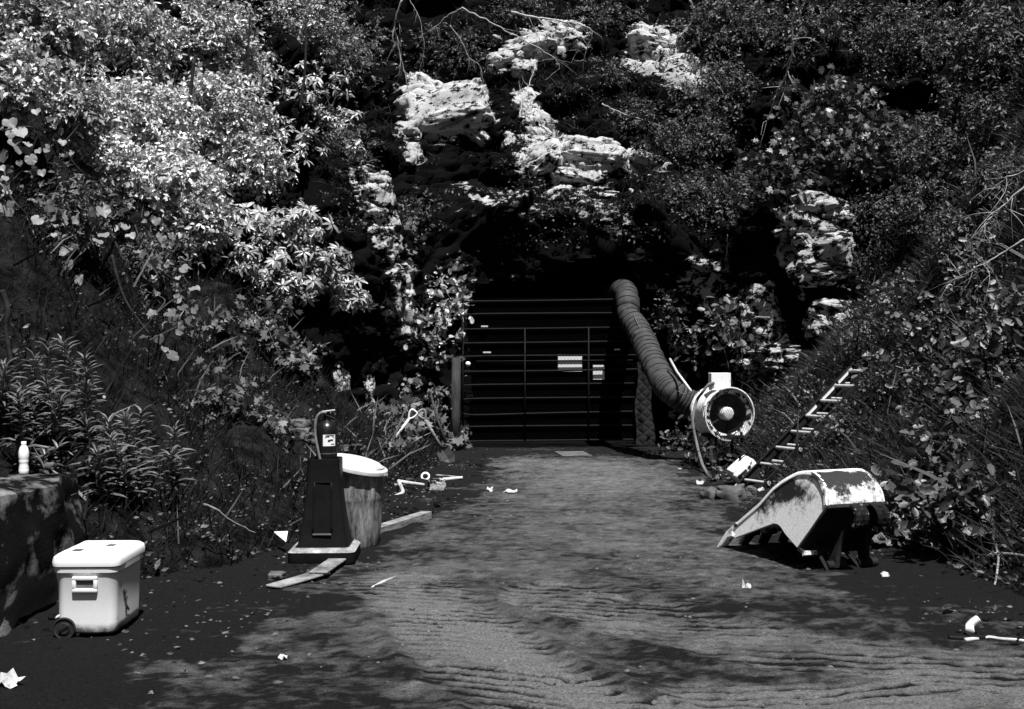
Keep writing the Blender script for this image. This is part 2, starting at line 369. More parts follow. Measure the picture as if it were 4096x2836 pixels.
road = struct(link('dirt_road', me, M['road']))

# ---- cliff with the tunnel mouth
seg = np.hypot(*(CURVE[1:] - CURVE[:-1]).T); cum = np.concatenate([[0], np.cumsum(seg)])
def curve_pt(s):
    return np.stack([np.interp(s, cum, CURVE[:, 0]), np.interp(s, cum, CURVE[:, 1])], -1)
S = np.unique(np.concatenate([np.arange(0, cum[1], .5), np.arange(cum[1], cum[-2], .05), np.arange(cum[-2], cum[-1], .5)]))
E_prof = np.array([0, .1, .2, .3, .4, .5, .8, 1.2, 1.7, 2.2, 3, 4, 5, 6, 8, 12]); Zp = cliff_z(E_prof)
lp = np.concatenate([[0], np.cumsum(np.hypot(np.diff(E_prof), np.diff(Zp)))])
Tt = np.unique(np.concatenate([np.arange(0, 11.5, .05), np.arange(11.5, lp[-1], .3)]))
Ee = np.interp(Tt, lp, E_prof); Ze = np.interp(Tt, lp, Zp)
ker = np.ones(15) / 15
Ce = np.stack([np.convolve(np.pad(curve_pt(S)[:, k], 7, 'edge'), ker, 'valid') for k in (0, 1)], 1)
Tn = np.gradient(Ce, axis=0); Tn /= np.linalg.norm(Tn, axis=1, keepdims=True)
Nb = np.stack([-Tn[:, 1], Tn[:, 0]], 1)
Nb = np.stack([np.convolve(np.pad(Nb[:, k], 30, 'edge'), np.ones(61) / 61, 'valid') for k in (0, 1)], 1); Nb /= np.linalg.norm(Nb, axis=1, keepdims=True)
x = (Ce[:, None, 0] + Nb[:, None, 0] * Ee[None]).ravel(); y = (Ce[:, None, 1] + Nb[:, None, 1] * Ee[None]).ravel(); z = np.broadcast_to(Ze[None] - .15, (len(S), len(Tt))).ravel().copy()
P0 = np.stack([x, y, z], 1); nb3 = np.repeat(Nb, len(Tt), 0)
inport = np.exp(-(np.clip(np.abs(x - .95) - 1.9, 0, 9) / .5) ** 2)
b1, e1 = blocks(P0, 1.15, 11, .6, (1, 1, .55)); b2, e2 = blocks(P0, .42, 12, .5, (1.2, 1, .5))
b3, e3 = blocks(P0, .19, 15, .6, (1.3, 1, .45)); strat = ((P0[:, 2] + .25 * P0[:, 0] * .3 + .12 * fbm(P0, 1.2, 16, 2)) / .42) % 1.0
disp = .42 * b1 + .17 * b2 + .085 * b3 + .09 * strat + .07 * fbm(P0, .9, 13, 3) + .03 * fbm(P0, .1, 14, 2) - .10 * np.exp(-(e1 / .07) ** 2) - .04 * np.exp(-(e2 / .07) ** 2)
damp = np.where(z < 3.0, 1 - .75 * inport, 1)
lip = inport * (.6 * np.exp(-((z - 3.75) / .45) ** 2))
out = disp * damp + lip
nzv = np.where(z > 3.3, .55, .05)
x = x - nb3[:, 0] * out; y = y - nb3[:, 1] * out; z = z + out * nzv * .6
# pale patches: bare stone, and sunlit faces put into the colour (positions on the face)
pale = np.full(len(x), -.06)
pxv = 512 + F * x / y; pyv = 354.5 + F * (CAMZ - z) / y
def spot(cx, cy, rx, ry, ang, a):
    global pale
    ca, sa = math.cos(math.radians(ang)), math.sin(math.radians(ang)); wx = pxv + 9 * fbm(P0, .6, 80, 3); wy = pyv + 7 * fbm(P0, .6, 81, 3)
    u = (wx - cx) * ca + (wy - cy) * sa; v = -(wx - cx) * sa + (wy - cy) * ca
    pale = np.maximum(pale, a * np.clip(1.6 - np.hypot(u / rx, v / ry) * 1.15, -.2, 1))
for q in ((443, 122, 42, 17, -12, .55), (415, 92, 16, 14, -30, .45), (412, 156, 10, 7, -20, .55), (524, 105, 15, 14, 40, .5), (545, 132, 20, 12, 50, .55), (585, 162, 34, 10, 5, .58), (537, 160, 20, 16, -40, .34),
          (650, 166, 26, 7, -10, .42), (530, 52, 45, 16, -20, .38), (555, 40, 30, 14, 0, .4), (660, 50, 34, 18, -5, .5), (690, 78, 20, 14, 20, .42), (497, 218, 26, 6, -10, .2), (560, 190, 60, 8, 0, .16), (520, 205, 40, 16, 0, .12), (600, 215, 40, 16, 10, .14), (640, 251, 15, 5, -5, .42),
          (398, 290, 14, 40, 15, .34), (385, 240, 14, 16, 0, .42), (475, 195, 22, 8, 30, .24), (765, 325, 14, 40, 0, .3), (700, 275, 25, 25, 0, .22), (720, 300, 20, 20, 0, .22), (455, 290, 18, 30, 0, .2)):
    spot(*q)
ns, ntt = len(S), len(Tt); ii = np.arange(ns * ntt).reshape(ns, ntt)
Fq = np.stack([ii[:-1, :-1], ii[1:, :-1], ii[1:, 1:], ii[:-1, 1:]], -1).reshape(-1, 4)
Zc = P0[:, 2]; Xc = P0[:, 0] + .10 * fbm(P0, .5, 90, 2)
arch_top = 3.05 - .75 * np.clip(np.abs(Xc - .98) / 1.75, 0, 1) ** 4
inhole = (np.abs(Xc - .98) < 1.74) & (Zc < arch_top + .22 * fbm(P0, .35, 91, 3)) & (P0[:, 1] > 17.9)
Fq = Fq[~inhole[Fq].all(1)]
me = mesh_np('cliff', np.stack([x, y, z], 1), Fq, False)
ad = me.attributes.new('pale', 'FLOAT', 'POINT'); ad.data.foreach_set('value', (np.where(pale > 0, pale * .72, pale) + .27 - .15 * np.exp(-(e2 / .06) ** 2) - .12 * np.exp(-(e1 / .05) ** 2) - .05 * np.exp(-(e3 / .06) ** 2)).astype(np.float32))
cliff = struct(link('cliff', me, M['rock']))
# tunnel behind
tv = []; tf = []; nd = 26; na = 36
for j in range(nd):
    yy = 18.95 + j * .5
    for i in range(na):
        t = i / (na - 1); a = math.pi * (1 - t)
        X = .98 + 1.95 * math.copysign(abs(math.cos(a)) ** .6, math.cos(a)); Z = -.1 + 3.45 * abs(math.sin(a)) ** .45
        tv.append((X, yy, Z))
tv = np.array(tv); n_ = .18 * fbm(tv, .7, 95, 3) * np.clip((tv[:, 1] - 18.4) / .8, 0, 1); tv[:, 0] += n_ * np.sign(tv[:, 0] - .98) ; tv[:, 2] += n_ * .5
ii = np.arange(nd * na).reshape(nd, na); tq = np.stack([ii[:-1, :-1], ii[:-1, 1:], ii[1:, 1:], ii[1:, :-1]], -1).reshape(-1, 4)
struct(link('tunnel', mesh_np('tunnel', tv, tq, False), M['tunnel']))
mb = MB(); mb.box((.98, 25.0, -.04), (4.2, 13.1, .06)); struct(mb.build('shaded_tunnel_floor', M['tunnel']))  # near-black floor sheet: tunnel shade put into its colour
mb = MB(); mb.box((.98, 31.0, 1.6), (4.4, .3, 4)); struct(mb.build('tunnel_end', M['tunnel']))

# ------------------------------------------------------------------ rocks
def rock_mesh(name, dims, seed, sub=4, facet=.5, fine=.05):
    bm = bmesh.new(); bmesh.ops.create_icosphere(bm, subdivisions=sub, radius=1)
    V = np.array([v.co[:] for v in bm.verts]); Fs = np.array([[v.index for v in f.verts] for f in bm.faces]); bm.free()
    V = np.sign(V) * np.abs(V) ** .45; V /= np.max(np.abs(V))
    b, e = blocks(V + seed * 3.1, .9, seed, .6, (1, 1, .7)); b_, e_ = blocks(V + seed, .4, seed + 5, .5)
    n = V / np.linalg.norm(V, axis=1, keepdims=True)
    V = V + n * (facet * b + .16 * b_ + .05 * fbm(V + seed, .8, seed, 3) + fine * fbm(V + seed, .15, seed, 3) - .08 * np.exp(-(e / .06) ** 2))[:, None]
    return mesh_np(name, V * np.array(dims), Fs, False)
def rock(name, px, py, wpx, hpx, seed, mat='block', parent=None, off=.0, rot=0, depth=.8, label=None, Y=None, sub=4, **k):
    p = at(px, py, Y) if Y else hit(px, py); s = p.y / F
    rx, rz = wpx * s / 2, hpx * s / 2
    o = link(name, rock_mesh(name, (rx, max(rx, rz) * depth, rz), seed, sub, **k), M[mat], parent)
    o.location = p + Vector((0, off, 0)); o.rotation_euler = (0, 0, rot)
    if label: tag(o, label, 'rock')
    return o
for i, (px, py, w_, h_, off) in enumerate([(366, 184, 44, 26, -.1), (373, 204, 34, 40, .05), (380, 248, 34, 34, 0), (362, 216, 36, 26, .1), (388, 226, 20, 30, .1), (384, 290, 34, 50, .25), (402, 320, 24, 60, .35),
                                      (808, 222, 62, 36, -.35), (815, 262, 56, 46, -.35), (824, 322, 44, 38, -.42), (776, 357, 46, 22, -.25), (812, 285, 30, 30, 0), (758, 372, 40, 22, .05), (795, 250, 26, 40, .1), (765, 320, 36, 70, .3),
                                      (342, 393, 15, 52, -.05), (369, 402, 10, 46, -.05), (334, 372, 8, 20, 0), (648, 250, 40, 12, .1)]):
    rock('rock_block', px, py, w_, h_, 20 + i, parent=cliff, off=off, sub=5, rot=.3 * math.sin(i * 2.1))

for i, (px, py, w_, h_, off, tx) in enumerate([(445, 118, 84, 46, .18, -22), (420, 92, 42, 32, .2, -15), (458, 96, 50, 20, .2, -20), (412, 156, 22, 12, .05, -10), (526, 104, 26, 30, .2, -20), (538, 130, 34, 32, .2, -25), (545, 160, 46, 34, .2, -20), (592, 160, 66, 26, .2, -25), (575, 178, 40, 16, .15, -10), (518, 142, 30, 26, .22, -20), (516, 166, 30, 26, .2, -15), (562, 148, 26, 26, .2, -30), (620, 168, 36, 14, .15, -20), (402, 112, 26, 24, .2, -10), (474, 128, 40, 24, .25, -20), (562, 176, 20, 20, .15, -10), (648, 164, 44, 10, .1, -20),
                                      (532, 54, 56, 22, .2, -30), (560, 38, 46, 22, .2, -30), (505, 62, 34, 14, .15, -30), (655, 48, 56, 24, .2, -30), (682, 70, 40, 18, .15, -30), (520, 205, 40, 10, .1, 0), (497, 220, 26, 8, .05, 0), (600, 195, 40, 9, .05, 0)]):
    o = rock('rock_slab', px, py, w_, h_, 150 + i, 'slab', parent=cliff, off=off, sub=5, rot=.25 * math.sin(i * 1.7), facet=.32); o.rotation_euler.x = math.radians(tx); o.rotation_euler.y = [-.22, .5, -.15, .3, .7, .75, -.5, .12, .2, .1, -.6, -.7, .7, .15, .5, -.3, .25][i] if i < 17 else .25 * math.sin(i * 2.9)

r2 = np.random.default_rng(77)
for i in range(34):
    cx, cy, sx, sy = ((445, 122, 55, 30), (535, 140, 40, 38), (595, 168, 50, 18), (540, 50, 60, 26), (665, 58, 45, 26), (560, 200, 90, 22), (450, 205, 50, 40), (650, 165, 50, 14))[i % 8]
    px, py = cx + r2.normal() * sx * .55, cy + r2.normal() * sy * .55; w_ = r2.uniform(10, 26)
    o = rock('rock_slab', px, py, w_, w_ * r2.uniform(.3, .7), 200 + i, 'slab' if i % 3 else 'block', parent=cliff, off=.12, sub=3, rot=r2.normal() * .4, facet=.4); o.rotation_euler.y = r2.normal() * .4; o.rotation_euler.x = -.3

# ------------------------------------------------------------------ the gate
GY = 18.40
gx0, gx1 = -.82, 2.12
g = empty('tubular_gate', (gx0, GY, 0), 'dark tubular steel gate closing the tunnel mouth', 'gate')
zs = [.10 + .235 * k for k in range(11)]
for k, zz in enumerate(zs):
    dz = .012 * math.sin(k * 2.3)
    pts = [(gx0, GY, zz - .01), (gx0 + .25, GY, zz + (-.02 if k == 2 else 0) + dz), (.6, GY, zz + .012 + dz), (gx1, GY, zz + .03)]
    MB().tube(smooth_path(pts, 4), .015, 8).build('rail', M['gate'], g, True)
MB().tube([(-.6, GY - .01, zs[5] + .16), (gx1 - .1, GY - .01, zs[5] + .18)], .012, 8).build('rail', M['gate'], g, True)
for X, z0, z1 in ((.215, .1, 2.0), (1.28, .1, 2.0), (gx0 - .0, .05, 2.5), (gx1, .05, 2.5)):
    MB().tube([(X, GY - .03, z0), (X, GY - .03, z1)], .013, 8).build('upright', M['gate'], g, True)
mb = MB(); W_, H_ = gx1 - gx0, 2.4; st = .055; sl = 2.1
def strip(a, b, r=.0014):
    a = Vector(a); b = Vector(b); t = (b - a).normalized(); n = Vector((-t.z, 0, t.x)) * r
    mb.add([a - n, a + n, b + n, b - n], [(0, 1, 2, 3)])
for sgn in (1, -1):
    c = -W_ - 1
    while c < W_ + 1 + H_:
        # line x = gx0 + c + sgn*z*0.5/..., clip to panel
        z0, z1 = 0, H_; k = .58 * sgn; xa, xb = c, c + k * H_
        t0, t1 = 0., 1.
        for lim, s_ in ((0, 1), (W_, -1)):
            fa, fb = s_ * (xa - lim), s_ * (xb - lim)
            if fa < 0 and fb < 0: t0, t1 = 1, 0; break
            if fa < 0: t0 = max(t0, -fa / (fb - fa))
            if fb < 0: t1 = min(t1, fa / (fa - fb))
        if t1 > t0: strip((gx0 + xa + (xb - xa) * t0, GY + .028, .1 + H_ * t0), (gx0 + xa + (xb - xa) * t1, GY + .028, .1 + H_ * t1))
        c += st
stuff(mb.build('expanded_mesh', M['meshwire'], g))
for (pxa, pya, pxb, pyb, lb) in ((558, 354.5, 582, 371.5, 'larger white sign behind the mesh'), (593, 365, 604.5, 379.5, 'small white notice behind the mesh')):
    a = at(pxa, pya, GY + .05); b = at(pxb, pyb, GY + .05)
    o = MB().box(((a.x + b.x) / 2, GY + .05, (a.z + b.z) / 2), (b.x - a.x, .008, a.z - b.z)).build('sign', M['paper'], g); o['label'] = lb
for px, py, w_ in ((484.5, 326.5, 7), (487, 352.5, 8), (617, 349.5, 6)):
    a = at(px, py, GY - .05); MB().box(a, (w_ * .0166, .02, .025)).build('latch', M['alu'], g, bevel=.004)
a = at(468, 364, GY - .1); mb = MB(); mb.lathe([(.0, -.03), (.03, -.025), (.045, 0), (.03, .03), (0, .035)], 12, Matrix.Translation(a) @ Matrix.Rotation(math.pi / 2, 4, 'X')); mb.build('reflector', M['white'], g, True)
# post left of the gate
mb = MB(); p = at(455, 440, 17.7)
mb.tube([(p.x, 17.7, -.1), (p.x + .01, 17.7, .6), (p.x + .02, 17.72, 1.5)], [.085, .075, .07], 10)
tag(mb.build('gate_post', M['post'], None, True), 'grey weathered timber post left of the tunnel gate', 'post')
# quilted blanket hanging right of the gate
uu = np.linspace(0, 1, 26); vv = np.linspace(0, 1, 90); U_, V_ = np.meshgrid(uu, vv)
def quilt(off):
    X = 2.08 + .22 * U_ + .10 * V_ * (U_ - .3) + .02 * np.sin(V_ * 9); Z = 1.42 - V_ * 1.37 - .0 * U_
    q = np.minimum(np.abs(((U_ * .25 + V_ * 1.37) / .17) % 1 - .5), np.abs(((U_ * .25 - V_ * 1.37) / .17) % 1 - .5))
    Y = GY - .12 - .012 * np.clip(q * 4, 0, 1) + .03 * np.sin(U_ * 7 + V_ * 2) + off
    return np.stack([X.ravel(), Y.ravel(), Z.ravel()], 1)
ii = np.arange(26 * 90).reshape(90, 26); q4 = np.stack([ii[:-1, :-1], ii[1:, :-1], ii[1:, 1:], ii[:-1, 1:]], -1).reshape(-1, 4)
V2 = np.concatenate([quilt(0), quilt(.035)]); Q2 = np.concatenate([q4, q4[:, ::-1] + 26 * 90])
tag(link('quilted_blanket', mesh_np('quilted_blanket', V2, Q2, True), M['quilt']), 'dark quilted insulating blanket hanging beside the gate under the duct', 'blanket')
# flat plate on the ground by the gate
c = gnd(573, 455.5); tag(MB().box((c.x, c.y, .028), (.46, .75, .012), Matrix.Rotation(.12, 3, 'Z')).build('ground_plate', M['stone'], bevel=.003), 'flat grey plate lying on the ground in front of the gate', 'plate')

# ------------------------------------------------------------------ duct and fan
dp = [Vector((1.75, 21.0, 2.62)), Vector((1.85, 19.4, 2.66)), Vector((1.9, 18.6, 2.62)), at(627.5, 300, 18.0), at(628.5, 315, 17.75), at(637, 328, 17.5), at(644, 341.6, 17.15), at(650, 355, 16.8), at(656, 368, 16.4), at(663, 381.5, 16.05), at(672, 392, 15.75), at(684, 400, 15.75), at(700, 407, 15.68), at(712, 411, 15.42)]
path = smooth_path(dp, 40)
cl = [0]
for a, b in zip(path[:-1], path[1:]): cl.append(cl[-1] + (b - a).length)
tot = cl[-1]; R0 = .192
def dense(s):  # ring phase: tight rings near the fan
    f = tot - s
    return np.interp(f, [0, 1.0, 1.5, tot], [0, 18, 21, 21 + (tot - 1.5) / .125])
rad = []
for i, s in enumerate(cl):
    ph = dense(s) % 1; bul = abs(math.sin(math.pi * ph)); f = tot - s
    r = R0 * (1 - (.10 if f < 1.1 else .07) * (1 - bul) ** 2)
    r *= 1 - .13 * math.exp(-((s - (cl[40 * 4])) / .12) ** 2)
    rad.append(r)
duct = empty('ventilation_duct', path[-1], 'dark ribbed flexible ventilation duct climbing from the fan into the tunnel', 'duct')
mb = MB(); mb.tube(path, rad, 36, False)
V = np.array(mb.v); V += .012 * np.stack([vnoise(V * np.array([1, 1, 1]), .09, q) for q in (1, 2, 3)], 1) * .8; mb.v = [tuple(v) for v in V]
mb.build('duct_hose', M['duct'], duct, True)
mb = MB(); last = None
for i, s in enumerate(cl):
    k = int(dense(s))
    if last is not None and k != last and 4 < i < len(cl) - 3:
        t = (path[i + 1] - path[i - 1]).normalized(); a = t.orthogonal().normalized(); b = t.cross(a)
        mb2 = MB(); mb2.tube([path[i] + (a * math.cos(q) + b * math.sin(q)) * (rad[i] + .006) for q in np.linspace(0, 2 * math.pi, 30)], 0.0055, 5, False); mb2.build('wire_ring', M['wire'], duct, True)
    last = k
hook = at(628, 290, 18.0)
rope = MB().tube(smooth_path([hook + Vector((0, 0, .1)), hook + Vector((.05, -.12, -.2)), at(636, 320, 17.3), at(648, 341, 16.95), at(657, 357, 16.6), at(665, 371, 16.2), at(672, 385, 15.8), at(684, 394, 15.3), at(700, 391, 15.0)], 8), .007, 5).build('suspension_rope', M['cable'], duct, True)
pole = MB().tube([at(670, 359, 15.9), at(677, 372, 15.6), at(691, 391, 15.15)], .018, 8)
tag(pole.build('metal_pole', M['alu'], None, True), 'thin metal pole leaning beside the duct above the fan', 'pole')
# fan
fb = at(713, 411, 15.36); ff = at(730, 414, 14.86); ax = (ff - fb).normalized()
q = ax.to_track_quat('Z', 'Y'); FM = Matrix.Translation(ff) @ q.to_matrix().to_4x4(); FL = (ff - fb).length
fan = empty('ventilation_fan', (ff.x, ff.y, .0), 'white barrel ventilation fan with mesh guard feeding the duct', 'fan')
R = .355
mb = MB(); mb.lathe([(R - .03, -FL), (R, -FL + .01), (R, -FL + .06), (R - .025, -FL + .075), (R - .025, -.14), (R, -.13), (R, -.09), (R - .02, -.08), (R - .02, -.03), (R + .012, -.02), (R + .012, 0), (R - .004, .002), (R - .004, -.03), (R - .03, -.045)], 56, FM)
mb.build('housing', M['chip3'], fan, 2)
mb = MB(); mb.lathe([(R - .005, -.03), (R - .075, -.045), (R - .08, -.075)], 56, FM); mb.build('inlet_ring', M['chip2'], fan, True)
mb = MB(); mb.lathe([(R - .08, -.074), (R - .085, -.12), (R - .085, -FL + .015), (0, -FL + .015)], 56, FM); mb.build('barrel_interior', M['blk'], fan, True)
mb = MB(); mb.lathe([(0, -.02), (.065, -.03), (.09, -.06), (.09, -.30), (0, -.3)], 20, FM); mb.build('motor_hub', M['white'], fan, 2)
for k in range(7):
    a = 2 * math.pi * k / 7; mb = MB()
    R3 = FM.to_3x3()
    V = []
    for rr, tw in ((.09, .9), (.17, .7), (.25, .55)):
        for s_ in (-1, 1):
            u = Vector((math.cos(a), math.sin(a), 0)) * rr; tdir = Vector((-math.sin(a), math.cos(a), 0)) * math.cos(tw) + Vector((0, 0, 1)) * math.sin(tw)
            V.append(FM @ (u + tdir * .07 * s_ + Vector((0, 0, -.2))))
    mb.add(V, [(0, 1, 3, 2), (2, 3, 5, 4)]); o = mb.build('blade', M['bucketdark'], fan)
    o.modifiers.new('thick', 'SOLIDIFY').thickness = .006
mb = MB(); rg = R + .0
for sgn in (1, -1):
    for c in np.arange(-.75, .75, .031):
        # lines direction (0.45*sgn,1)
        d = Vector((.5 * sgn, 1, 0)).normalized(); n = Vector((d.y, -d.x, 0)); off = c
        if abs(off) < rg:
            h = math.sqrt(rg * rg - off * off); mb.tube([FM @ (n * off - d * h + Vector((0, 0, .004))), FM @ (n * off + d * h + Vector((0, 0, .004)))], .0018, 4, False)
stuff(mb.build('wire_guard', M['bucketdark'], fan))
bc = at(719.5, 381.5, 14.95)
mb = MB(); mb.box(bc, (.27, .15, .235), Matrix.Rotation(.1, 3, 'Z')); bx = mb.build('control_box', M['chip'], fan, bevel=.006)
o = MB().box(bc + Vector((-.085, -.078, -.01)), (.006, .008, .21), Matrix.Rotation(.1, 3, 'Z')).build('door_seam', M['ink'], bx)
mb = MB(); mb.tube(smooth_path([bc + Vector((-.09, -.09, -.02)), bc + Vector((-.17, -.12, -.04)), bc + Vector((-.25, -.12, -.14)), at(697, 400, 14.95), at(693.5, 414, 14.85), at(693, 425, 14.8), at(697, 445, 14.7), at(703, 466, 14.3), at(711, 478, 13.7), at(718, 482, 13.3)], 8), .021, 8); mb.build('power_cable', M['cable'], fan, True)
for dx, dy in ((-.22, .05), (.2, .05), (-.25, .4), (.12, .42)):
    MB().tube([(ff.x + dx * .8, ff.y + dy, .5), (ff.x + dx, ff.y + dy, -.05 + max(0, float(bank(ff.x + dx, ff.y + dy))))], .02, 6).build('leg', M['bucketdark'], fan)
MB().box((ff.x - .06, ff.y + .25, .44), (.5, .5, .03)).build('stand', M['bucketdark'], fan)

# ------------------------------------------------------------------ excavator bucket
bW = Vector((.927, .375, 0)); bU = Vector((.375, -.927, 0)); bT = Vector((1.65, 8.8, 0)); BW = .62
def bfn(u, h, w_):  # inward lean of the sides; near side leans more to catch the sun
    return bT + bU * u + bW * (w_ + (.20 if w_ < BW / 2 else -.03) * h) + Vector((0, 0, h))
bk = empty('excavator_bucket', bfn(.6, 0, .3), 'worn pale digger bucket lying upside down on the right of the road', 'bucket')
top = [(.11, .155), (.186, .224), (.445, .413), (.581, .545), (.68, .61), (.767, .655), (.85, .69), (.924, .705), (.985, .708), (1.036, .697), (1.085, .68), (1.125, .652), (1.165, .62), (1.194, .585), (1.215, .545), (1.228, .494)]
und = [(1.096, .311), (.98, .16), (.82, .232), (.75, .275), (.71, .288), (.659, .287), (.514, .232), (.198, .11)]
side = top + und
def grid_side(w0, w1, name):
    mb = MB(); mb.prism(side, w0, w1, bfn); o = mb.build(name, M['bucketside'], bk, bevel=.004, seg=1)
    bm = bmesh.new(); bm.from_mesh(o.data); bmesh.ops.triangulate(bm, faces=bm.faces)
    bmesh.ops.subdivide_edges(bm, edges=[e for e in bm.edges if e.calc_length() > .05], cuts=4); bmesh.ops.triangulate(bm, faces=bm.faces); bm.to_mesh(o.data); bm.free()
    att = o.data.attributes.new('pale', 'FLOAT', 'POINT')
    v = []
    for p in o.data.vertices:
        d = p.co - bT; u = d.dot(bU); h = d.z
        # rust and mud cling along the curved back edge; the rest is worn bare paint
        rust = math.exp(-(((u - .78) / .24) ** 2 + ((h - .56) / .10) ** 2)) + .8 * math.exp(-(((u - .55) / .12) ** 2 + ((h - .40) / .09) ** 2))
        v.append(.24 - .34 * rust)
    att.data.foreach_set('value', v); return o
grid_side(0, .03, 'side_plate'); grid_side(BW - .03, BW, 'side_plate')
# curved back shell
mb = MB(); n = len(top); inner = []
for i, (u, h) in enumerate(top):
    a = Vector(top[max(i - 1, 0)]); b = Vector(top[min(i + 1, n - 1)]); t = (b - a).normalized(); inner.append((u + t.y * .028, h - t.x * .028))
pl = top + inner[::-1]
mb.prism(pl, -.008, BW + .008, bfn); o = mb.build('back_shell', M['bucketside'], bk, 2, bevel=.004, seg=1)
att = o.data.attributes.new('pale', 'FLOAT', 'POINT')
att.data.foreach_set('value', [float(np.interp((p.co - bT).dot(bU), [0, .93, .99, 1.03, 1.09, 1.14, 1.18, 1.21, 1.24], [.3, .25, .15, 0, -.06, -.02, .09, .13, .06])) for p in o.data.vertices])
# hinge plate; its downward-facing shade is put into the dark colour
hp = [(1.236, .498), (1.085, .30), (.975, .145), (1.05, .118), (1.06, .14), (1.01, .165), (1.12, .31), (1.25, .478)]
mb = MB(); mb.prism(hp, .002, BW - .002, bfn); mb.build('hinge_plate', M['bucketdark'], bk, bevel=.004, seg=1)
mb = MB(); mb.prism([(1.05, .112), (1.075, .122), (1.07, .152), (1.05, .15)], .0, .17, bfn); mb.build('wear_strip', M['bucket'], bk, bevel=.003, seg=1)
# lip
mb = MB(); mb.prism([(.10, .15), (.19, .235), (.22, .22), (.14, .12)], -.015, BW + .015, bfn); mb.build('cutting_lip', M['chip3'], bk, bevel=.006, seg=1)
# teeth
for k in range(4):
    wc = .02 + k * (BW - .04) / 3
    th = [(.16, .205), (.08, .14), (.05, .10), (.015, .05), (-.012, .006), (.012, .0), (.06, .03), (.095, .07), (.12, .10), (.19, .12)]
    mb = MB(); mb.prism(th, wc - .035, wc + .035, bfn)
    mb.build('tooth', M['chip3'] if k == 0 else M['bucketdark'], bk, bevel=.010)
# hinge ears
for wc in (.24, .52):
    for dw in (0.0,):
        pts = []
        for a in np.linspace(120, -40, 9): pts.append((1.23 + .115 * math.cos(math.radians(a)), .395 + .10 * math.sin(math.radians(a))))
        for a in np.linspace(-60, 60, 5)[::1]: pass
        hk = pts + [(1.27, .33), (1.235, .36), (1.20, .33), (1.17, .25), (1.155, .12), (1.16, .03), (1.08, .02), (1.06, .13), (1.10, .30), (1.19, .45)]
        ear = MB(); ear.prism(hk, wc - .02, wc + .02, bfn); e = ear.build('hinge_ear', M['bucketdark'], bk, bevel=.005, seg=1)
        rim = MB(); rp = [Vector((u, h)) for u, h in pts]
        rim.prism([(u, h) for u, h in pts] + [(1.23 + .085 * math.cos(math.radians(a)), .395 + .072 * math.sin(math.radians(a))) for a in np.linspace(-40, 120, 9)], wc - .055, wc + .055, bfn); rim.build('pin_collar', M['collar'], e, bevel=.004, seg=1)
        MB().tube([bfn(1.12, .045, wc - .07), bfn(1.12, .045, wc + .10)], .034, 12).build('pin', M['bucketdark'], e, 2)
for a, b in ((.10, .24), (.36, .52)):
    MB().tube([bfn(1.03, .19, a), bfn(1.14, .01, b - .06)], .016, 4).build('gusset', M['bucketdark'], bk)

# ------------------------------------------------------------------ ladder, jug, stones by the ladder
lf = gnd(738, 489) + Vector((0, 0, .03)); rail_d = Vector((1.8, 1.1, 1.52)); rail_d = rail_d.normalized(); rung_d = Vector((.20, -.327, 0))
ld = empty('extension_ladder', lf, 'dark fibreglass extension ladder with pale rungs leaning up the right bank', 'ladder')
up_n = rung_d.normalized().cross(rail_d).normalized()
if up_n.z < 0: up_n = -up_n
RL = Matrix((rung_d.normalized(), rail_d, up_n)).transposed()
def ladder_section(base, length, nr, first, w0, side_off):
    for s_ in (0, 1):
        c = base + rung_d * s_ + rail_d * length / 2
        mb = MB()
        mb.box(c, (.006, length, .075), RL); mb.box(c + up_n * .035 - rung_d.normalized() * (.012 * (1 - 2 * s_) * -1), (.028, length, .006), RL); mb.box(c - up_n * .035 - rung_d.normalized() * (.012 * (1 - 2 * s_) * -1), (.028, length, .006), RL)
        mb.build('side_rail', M['fibre'], ld)
    for k in range(nr):
        p = base + rail_d * (first + .305 * k)
        r = MB(); r.tube([p - rung_d * .04, p + rung_d * 1.05], .018, 10); r.build('rung', M['alu'], ld, 2)
        for e_ in (-.02, 1.03):
            r = MB(); r.tube([p + rung_d * (e_ - .012), p + rung_d * (e_ + .02)], .026, 10); r.build('rung_collar', M['alu'], ld, 2)
ladder_section(lf, 2.75, 9, .12, 0, 0)
ladder_section(lf + up_n * -.085 + rail_d * .55 + rung_d * .03, 2.5, 8, -.02 + .05, 0, 0)
for k, (s0, s1) in enumerate(((1.35, 1.55), (1.68, 1.98), (2.02, 2.32), (2.55, 2.68))):
    c = lf + rail_d * (s0 + s1) / 2 + rung_d.normalized() * .012
    MB().box(c, (.004, s1 - s0, .055), RL).build('label_sticker', M['paper'], ld)
for s_ in (0, 1):
    c = lf + rung_d * s_ - rail_d * .03
    MB().box(c, (.05, .10, .06), RL).build('foot', M['alu'], ld, bevel=.006)
# jug: tilted white container behind the ladder
jc = at(744, 471.5, 12.95); jd = rail_d.copy(); 
jr = Vector((.62, -.2, -.62)); 
jx = Vector((.72, .1, .62)).normalized(); jy = Vector((.25, -.95, -.1)); jy = (jy - jx * jy.dot(jx)).normalized(); jz = jx.cross(jy); jz = -jz if jz.z < 0 else jz
JR = Matrix((jx, jy, jz)).transposed()
if JR.determinant() < 0: JR = Matrix((jx, -jy, jz)).transposed()
jug = empty('plastic_container', jc, 'white plastic container with dark handle lying tilted behind the ladder foot', 'container')
mb = MB(); mb.box(jc, (.32, .24, .22), JR); mb.build('body', M['white'], jug, True, bevel=.045, seg=4)
mb = MB(); mb.box(jc + JR @ Vector((.0, 0, .11)), (.28, .17, .06), JR); cap = mb.build('top_housing', M['white'], jug, True, bevel=.02, seg=3)
fy = -.124 if (JR @ Vector((0, -1, 0))).y < 0 else .124
